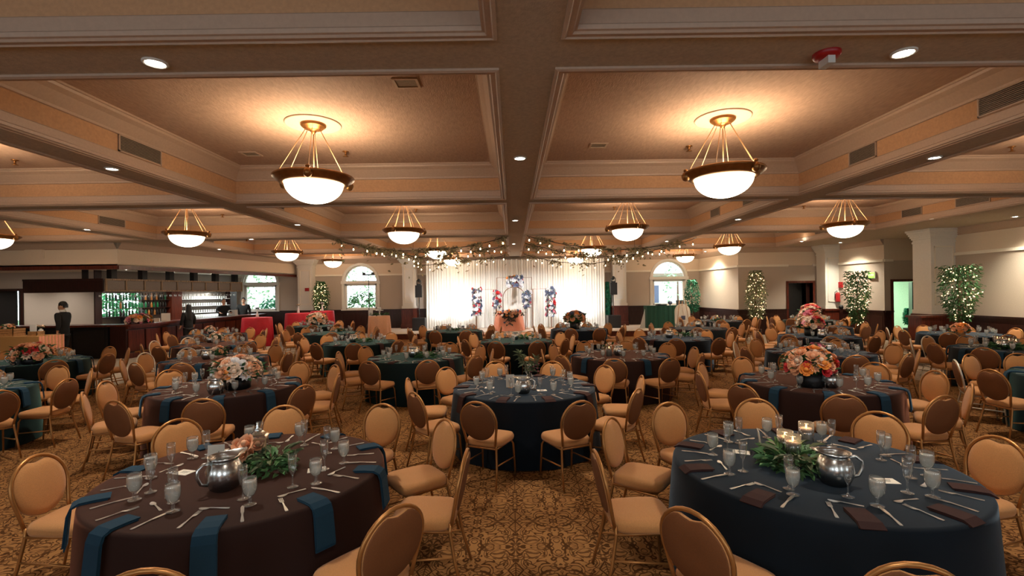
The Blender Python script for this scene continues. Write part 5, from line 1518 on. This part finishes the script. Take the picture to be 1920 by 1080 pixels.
# brown lantern table
t = thing('glass_lantern', 'glass and brass lantern with a finial among peach roses', 'lantern', onT(0, 484, 868), R(20))
mb = MB()
for sx in (-1, 1):
    for sy in (-1, 1): mb.box(sx * .06 - .004, sx * .06 + .004, sy * .06 - .004, sy * .06 + .004, .01, .19)
mb.box(-.066, .066, -.066, .066, 0, .012)
for q in (.185,): mb.box(-.066, .066, -.066, -.056, q, q + .01).box(-.066, .066, .056, .066, q, q + .01).box(-.066, -.056, -.066, .066, q, q + .01).box(.056, .066, -.066, .066, q, q + .01)
mb.build('frame', M['rodm'], t)
for q in range(4): MB().box(-.056, .056, -.0625, -.0605, .012, .186).build('pane', M['glass'], t, (0, 0, 0), (0, 0, q * PI / 2))
mb = MB(); mb.add([(-.07, -.07, .195), (.07, -.07, .195), (.07, .07, .195), (-.07, .07, .195), (-.025, -.025, .235), (.025, -.025, .235), (.025, .025, .235), (-.025, .025, .235)], [(0, 1, 5, 4), (1, 2, 6, 5), (2, 3, 7, 6), (3, 0, 4, 7), (4, 5, 6, 7)]); mb.build('roof', M['glass'], t)
MB().lathe([(.025, .235), (.028, .25), (.012, .262), (.018, .272), (.006, .285), (.009, .295), (0, .305)], 12).build('finial', M['steel'], t)
t = thing('rose_cluster', 'peach roses leaning against the glass lantern', 'flowers', onT(0, 466, 872))
for x, y, z, rx, s in ((-.05, -.02, .1, R(50), 1.25), (.02, -.04, .12, R(60), 1.5), (.0, -.06, .06, R(75), 1.4), (-.06, 0, .05, R(60), 1.1), (.06, .02, .09, R(40), 1.2), (.05, -.05, .04, R(70), 1.0)):
    o = ob('blossom', FL['peach'][0], t, (x, y, z + .045), (rx, 0, rnd.uniform(-.6, .6))); o.scale = (s,) * 3
tag(greens(60, .1, .06, .1, rnd).build('foliage', M['leaf'], t), kind='stuff')
t = thing('greenery', 'loose green sprigs lying before the glass lantern', 'greenery', onT(0, 512, 884))
tag(greens(150, .13, .09, .085, rnd).build('foliage', M['leafs'], t), kind='stuff'); tag(greens(60, .15, .1, .08, rnd, .03).build('sprigs', M['leafd'], t), kind='stuff')
number_card(onT(0, 404, 880), R(12), 'white table number card behind the pitcher on the brown lantern table', [[(-.01, .05), (.0, .08), (.015, .11), (.02, .125)], [(-.02, .06), (-.005, .07), (.02, .075)]])
place_card(onT(0, 346, 886), R(-15), 'white place card beside the pitcher on the brown lantern table'); place_card(onT(0, 594, 881), R(20), 'white place card under a flute on the brown lantern table')
# blue floating candle table
for k, (px, py, lb) in enumerate(((1487, 868, 'front floating candle in a glass cylinder over the greens'), (1512, 840, 'rear floating candle in a glass cylinder over the greens'), (1472, 858, 'half hidden floating candle in a glass cylinder over the greens'))):
    dup(CAND, onT(1, px, py), k, lb, 'floating candles', 1.25); light('POINT', 'candle_glow', Vector(onT(1, px, py)) + Vector((0, -.0, .19)), .6, (1, .6, .3), None, .02)
t = thing('greenery', 'ring of green leaves around the floating candles', 'greenery', onT(1, 1485, 874))
tag(greens(230, .19, .09, .1, rnd).build('foliage', M['leafs'], t), kind='stuff'); tag(greens(40, .17, .1, .12, rnd, .03).build('sprigs', M['leafd'], t), kind='stuff')
number_card(onT(1, 1428, 848), R(70), 'tall white table number card seen almost edge on', [[(-.02, .06), (0, .12), (.02, .06)]])
place_card(onT(1, 1662, 902), R(-8), 'white place card between two flutes on the blue candle table'); place_card(onT(1, 1390, 848), R(-25), 'white place card under a flute on the blue candle table')
# blue olive sprig table
t = thing('olive_sprig', 'tall olive sprig with small buds in a vase behind the pitcher', 'flowers', onT(4, 993, 722))
MB().lathe([(0, 0), (.04, 0), (.045, .1), (.03, .16), (.025, .16), (.03, .1), (0, .01)], 14).build('vase', M['glass'], t)
mb = MB(); mb.tube([(0, 0, .02), (-.02, 0, .2), (-.13, 0, .42)], .005, 5); mb.tube([(0, 0, .02), (.02, 0, .2), (.08, 0, .34)], .005, 5)
mb.build('stem', M['bark'], t)
mb = MB()
for k in range(90):
    f = rnd.random(); b0 = rnd.random() < .6
    x = (-.02 - .11 * f) if b0 else (.02 + .06 * f); z = .18 + (.24 if b0 else .17) * f
    v, f2 = leafm(.1, .012); mb.add(v, f2, 0, False, Mx((x, 0, z), rnd.uniform(0, 6), rnd.uniform(-1, 1), rnd.uniform(-1, .4)))
tag(mb.build('foliage', M['leafd'], t), kind='stuff')
for k in range(9): o = ob('blossom', FL['pink'][0], t, (.03 + .012 * k, -.02, .24 + .02 * ((k * 5) % 7 - 3))); o.scale = (.4,) * 3
number_card(onT(4, 957, 727), R(10), 'white table number card beside the pitcher on the blue olive table', [[(.018 * math.cos(q), .09 + .035 * math.sin(q)) for q in [k * .52 for k in range(13)]]])
votive(onT(4, 1001, 731), 'small glass votive beside the olive sprig')
place_card(onT(4, 1016, 732), R(5), 'white place card beside the votive on the blue olive table'); place_card(onT(4, 918, 727), R(-5), 'white place card behind a goblet on the blue olive table')
# bouquets
def arrangement(ti, px, py, label, rad, zc, cols, n, vase='black', leafy=60, flat_=.75, fs=1.2):
    t = thing('flower_arrangement', label, 'flowers', onT(ti, px, py))
    MB().lathe([(0, 0), (rad * .5, 0), (rad * .58, .02), (rad * .6, zc * .7), (rad * .5, zc * .72), (0, zc * .7)], 16).build('vase', M[vase], t)
    bouquet(t, n, rad, zc, cols, random.Random(ti), flat_, leafy, 'leaf', fs)
    return t
arrangement(3, 446, 729, 'wide cream and peach bouquet with one bright orange rose', .27, .24, ['cream', 'whitep', 'cream', 'cream', 'peach'], 66, leafy=110, fs=1.5, flat_=.6)
o = ob('blossom', FL['orange'][0], bpy.context.scene.objects.get('flower_arrangement'), (.03, -.25, .25), (R(75), 0, 0)); o.scale = (1.9,) * 3
arrangement(5, 1520, 725, 'loose coral and cream bouquet with red roses on the brown table', .25, .27, ['cream', 'orange', 'peach', 'cream', 'redp', 'peach'], 62, leafy=70, fs=1.5, flat_=.8)
arrangement(17, 1521, 630, 'pink and red rose bouquet on the row four table', .27, .3, ['pink', 'peach', 'redp', 'cream', 'peach'], 46, leafy=40, fs=1.8)
arrangement(24, 1517, 612, 'pink and red rose bouquet on the row five table', .27, .34, ['pink', 'peach', 'redp', 'cream', 'cream'], 42, leafy=30, fs=2.0)
arrangement(27, 1520, 600, 'tall peach bouquet on the row six table by the doors', .3, .38, ['cream', 'peach', 'redp'], 34, leafy=30, fs=2.0)
arrangement(7, 63, 686, 'long low bouquet of peach and red roses on the rose box table', .27, .2, ['peach', 'cream', 'peach', 'redp'], 50, leafy=120, fs=1.5, flat_=.65)
arrangement(25, 596, 608, 'rounded orange and cream flower mound near the red tables', .38, .2, ['cream', 'peach', 'orange', 'cream'], 50, leafy=60, fs=2.0, flat_=.7)
arrangement(22, 1078, 617, 'peach bouquet with dark spikes in a black vase before the drape', .3, .34, ['peach', 'cream', 'orange', 'bluep'], 36, leafy=90, fs=2.0)
arrangement(10, 1147, 664, 'small peach rose posy beside the pitcher in row three', .09, .14, ['peach', 'peach', 'cream'], 16, 'wax', 16)
arrangement(18, 1797, 634, 'peach and coral roses beside a lantern by the door wall', .16, .16, ['peach', 'orange', 'peach'], 22, 'box', 20, fs=1.5)
arrangement(8, 408, 671, 'low greens with cream roses on the second table of row three', .15, .1, ['cream', 'peach'], 10, 'wax', 40)
arrangement(11, 1530, 668, 'small dark posy and greens beside the pitcher of row three', .11, .12, ['cream', 'bluep', 'pink'], 10, 'black', 50)
arrangement(13, 408, 638, 'peach posy with greens on the row four table near the bar', .15, .14, ['peach', 'cream'], 14, 'wax', 30)
arrangement(19, 382, 624, 'small cream posy on the row five table near the bar', .14, .14, ['cream', 'peach'], 12, 'wax', 24)
for ti, px, py in ((9, 800, 671), (14, 683, 642), (15, 985, 636), (21, 850, 620), (16, 1285, 631), (20, 640, 622), (26, 1345, 602)):
    t = thing('greenery', 'low cluster of green leaves on the %s' % TABLES[ti][4], 'greenery', onT(ti, px, py)); tag(greens(70, .17, .08, .12, rnd).build('foliage', M['leaf'], t), kind='stuff')
for cn, (ti, px, py) in enumerate(((9, 782, 668), (10, 1142, 668), (12, 1870, 648), (12, 1880, 650), (12, 1892, 652), (12, 1905, 654), (17, 1535, 628), (21, 843, 618), (26, 1345, 600), (24, 1540, 610))):
    q = onT(ti, px, py); dup(CAND, q, 0, ('%s floating candle from the bar side on the %s' % (O1[cn - 2], TABLES[ti][4])) if ti == 12 else 'floating candle in a glass cylinder on the %s' % TABLES[ti][4], 'floating candles on the %s' % TABLES[ti][4], 1.25)
t = thing('greenery', 'leafy garland round the candles by the door wall', 'greenery', onT(12, 1885, 655)); tag(greens(150, .26, .09, .13, rnd).build('foliage', M['leaf'], t), kind='stuff')
number_card(onT(11, 1514, 665), R(5), 'white table number card on the fifth table of row three', [[(-.015, .07), (0, .12), (.01, .08)]])
t = thing('glass_lantern', 'wood framed lantern beside the peach roses by the door wall', 'lantern', onT(18, 1780, 632))
mb = MB()
for sx in (-1, 1):
    for sy in (-1, 1): mb.box(sx * .08 - .006, sx * .08 + .006, sy * .08 - .006, sy * .08 + .006, 0, .22)
mb.box(-.09, .09, -.09, .09, 0, .015).box(-.09, .09, -.09, .09, .22, .235); mb.add([(-.09, -.09, .235), (.09, -.09, .235), (.09, .09, .235), (-.09, .09, .235), (0, 0, .31)], [(0, 1, 4), (1, 2, 4), (2, 3, 4), (3, 0, 4)]); mb.build('frame', M['box'], t)
for q in range(4): MB().box(-.075, .075, -.082, -.08, .015, .22).build('pane', M['glass'], t, (0, 0, 0), (0, 0, q * PI / 2))
drop_protos()
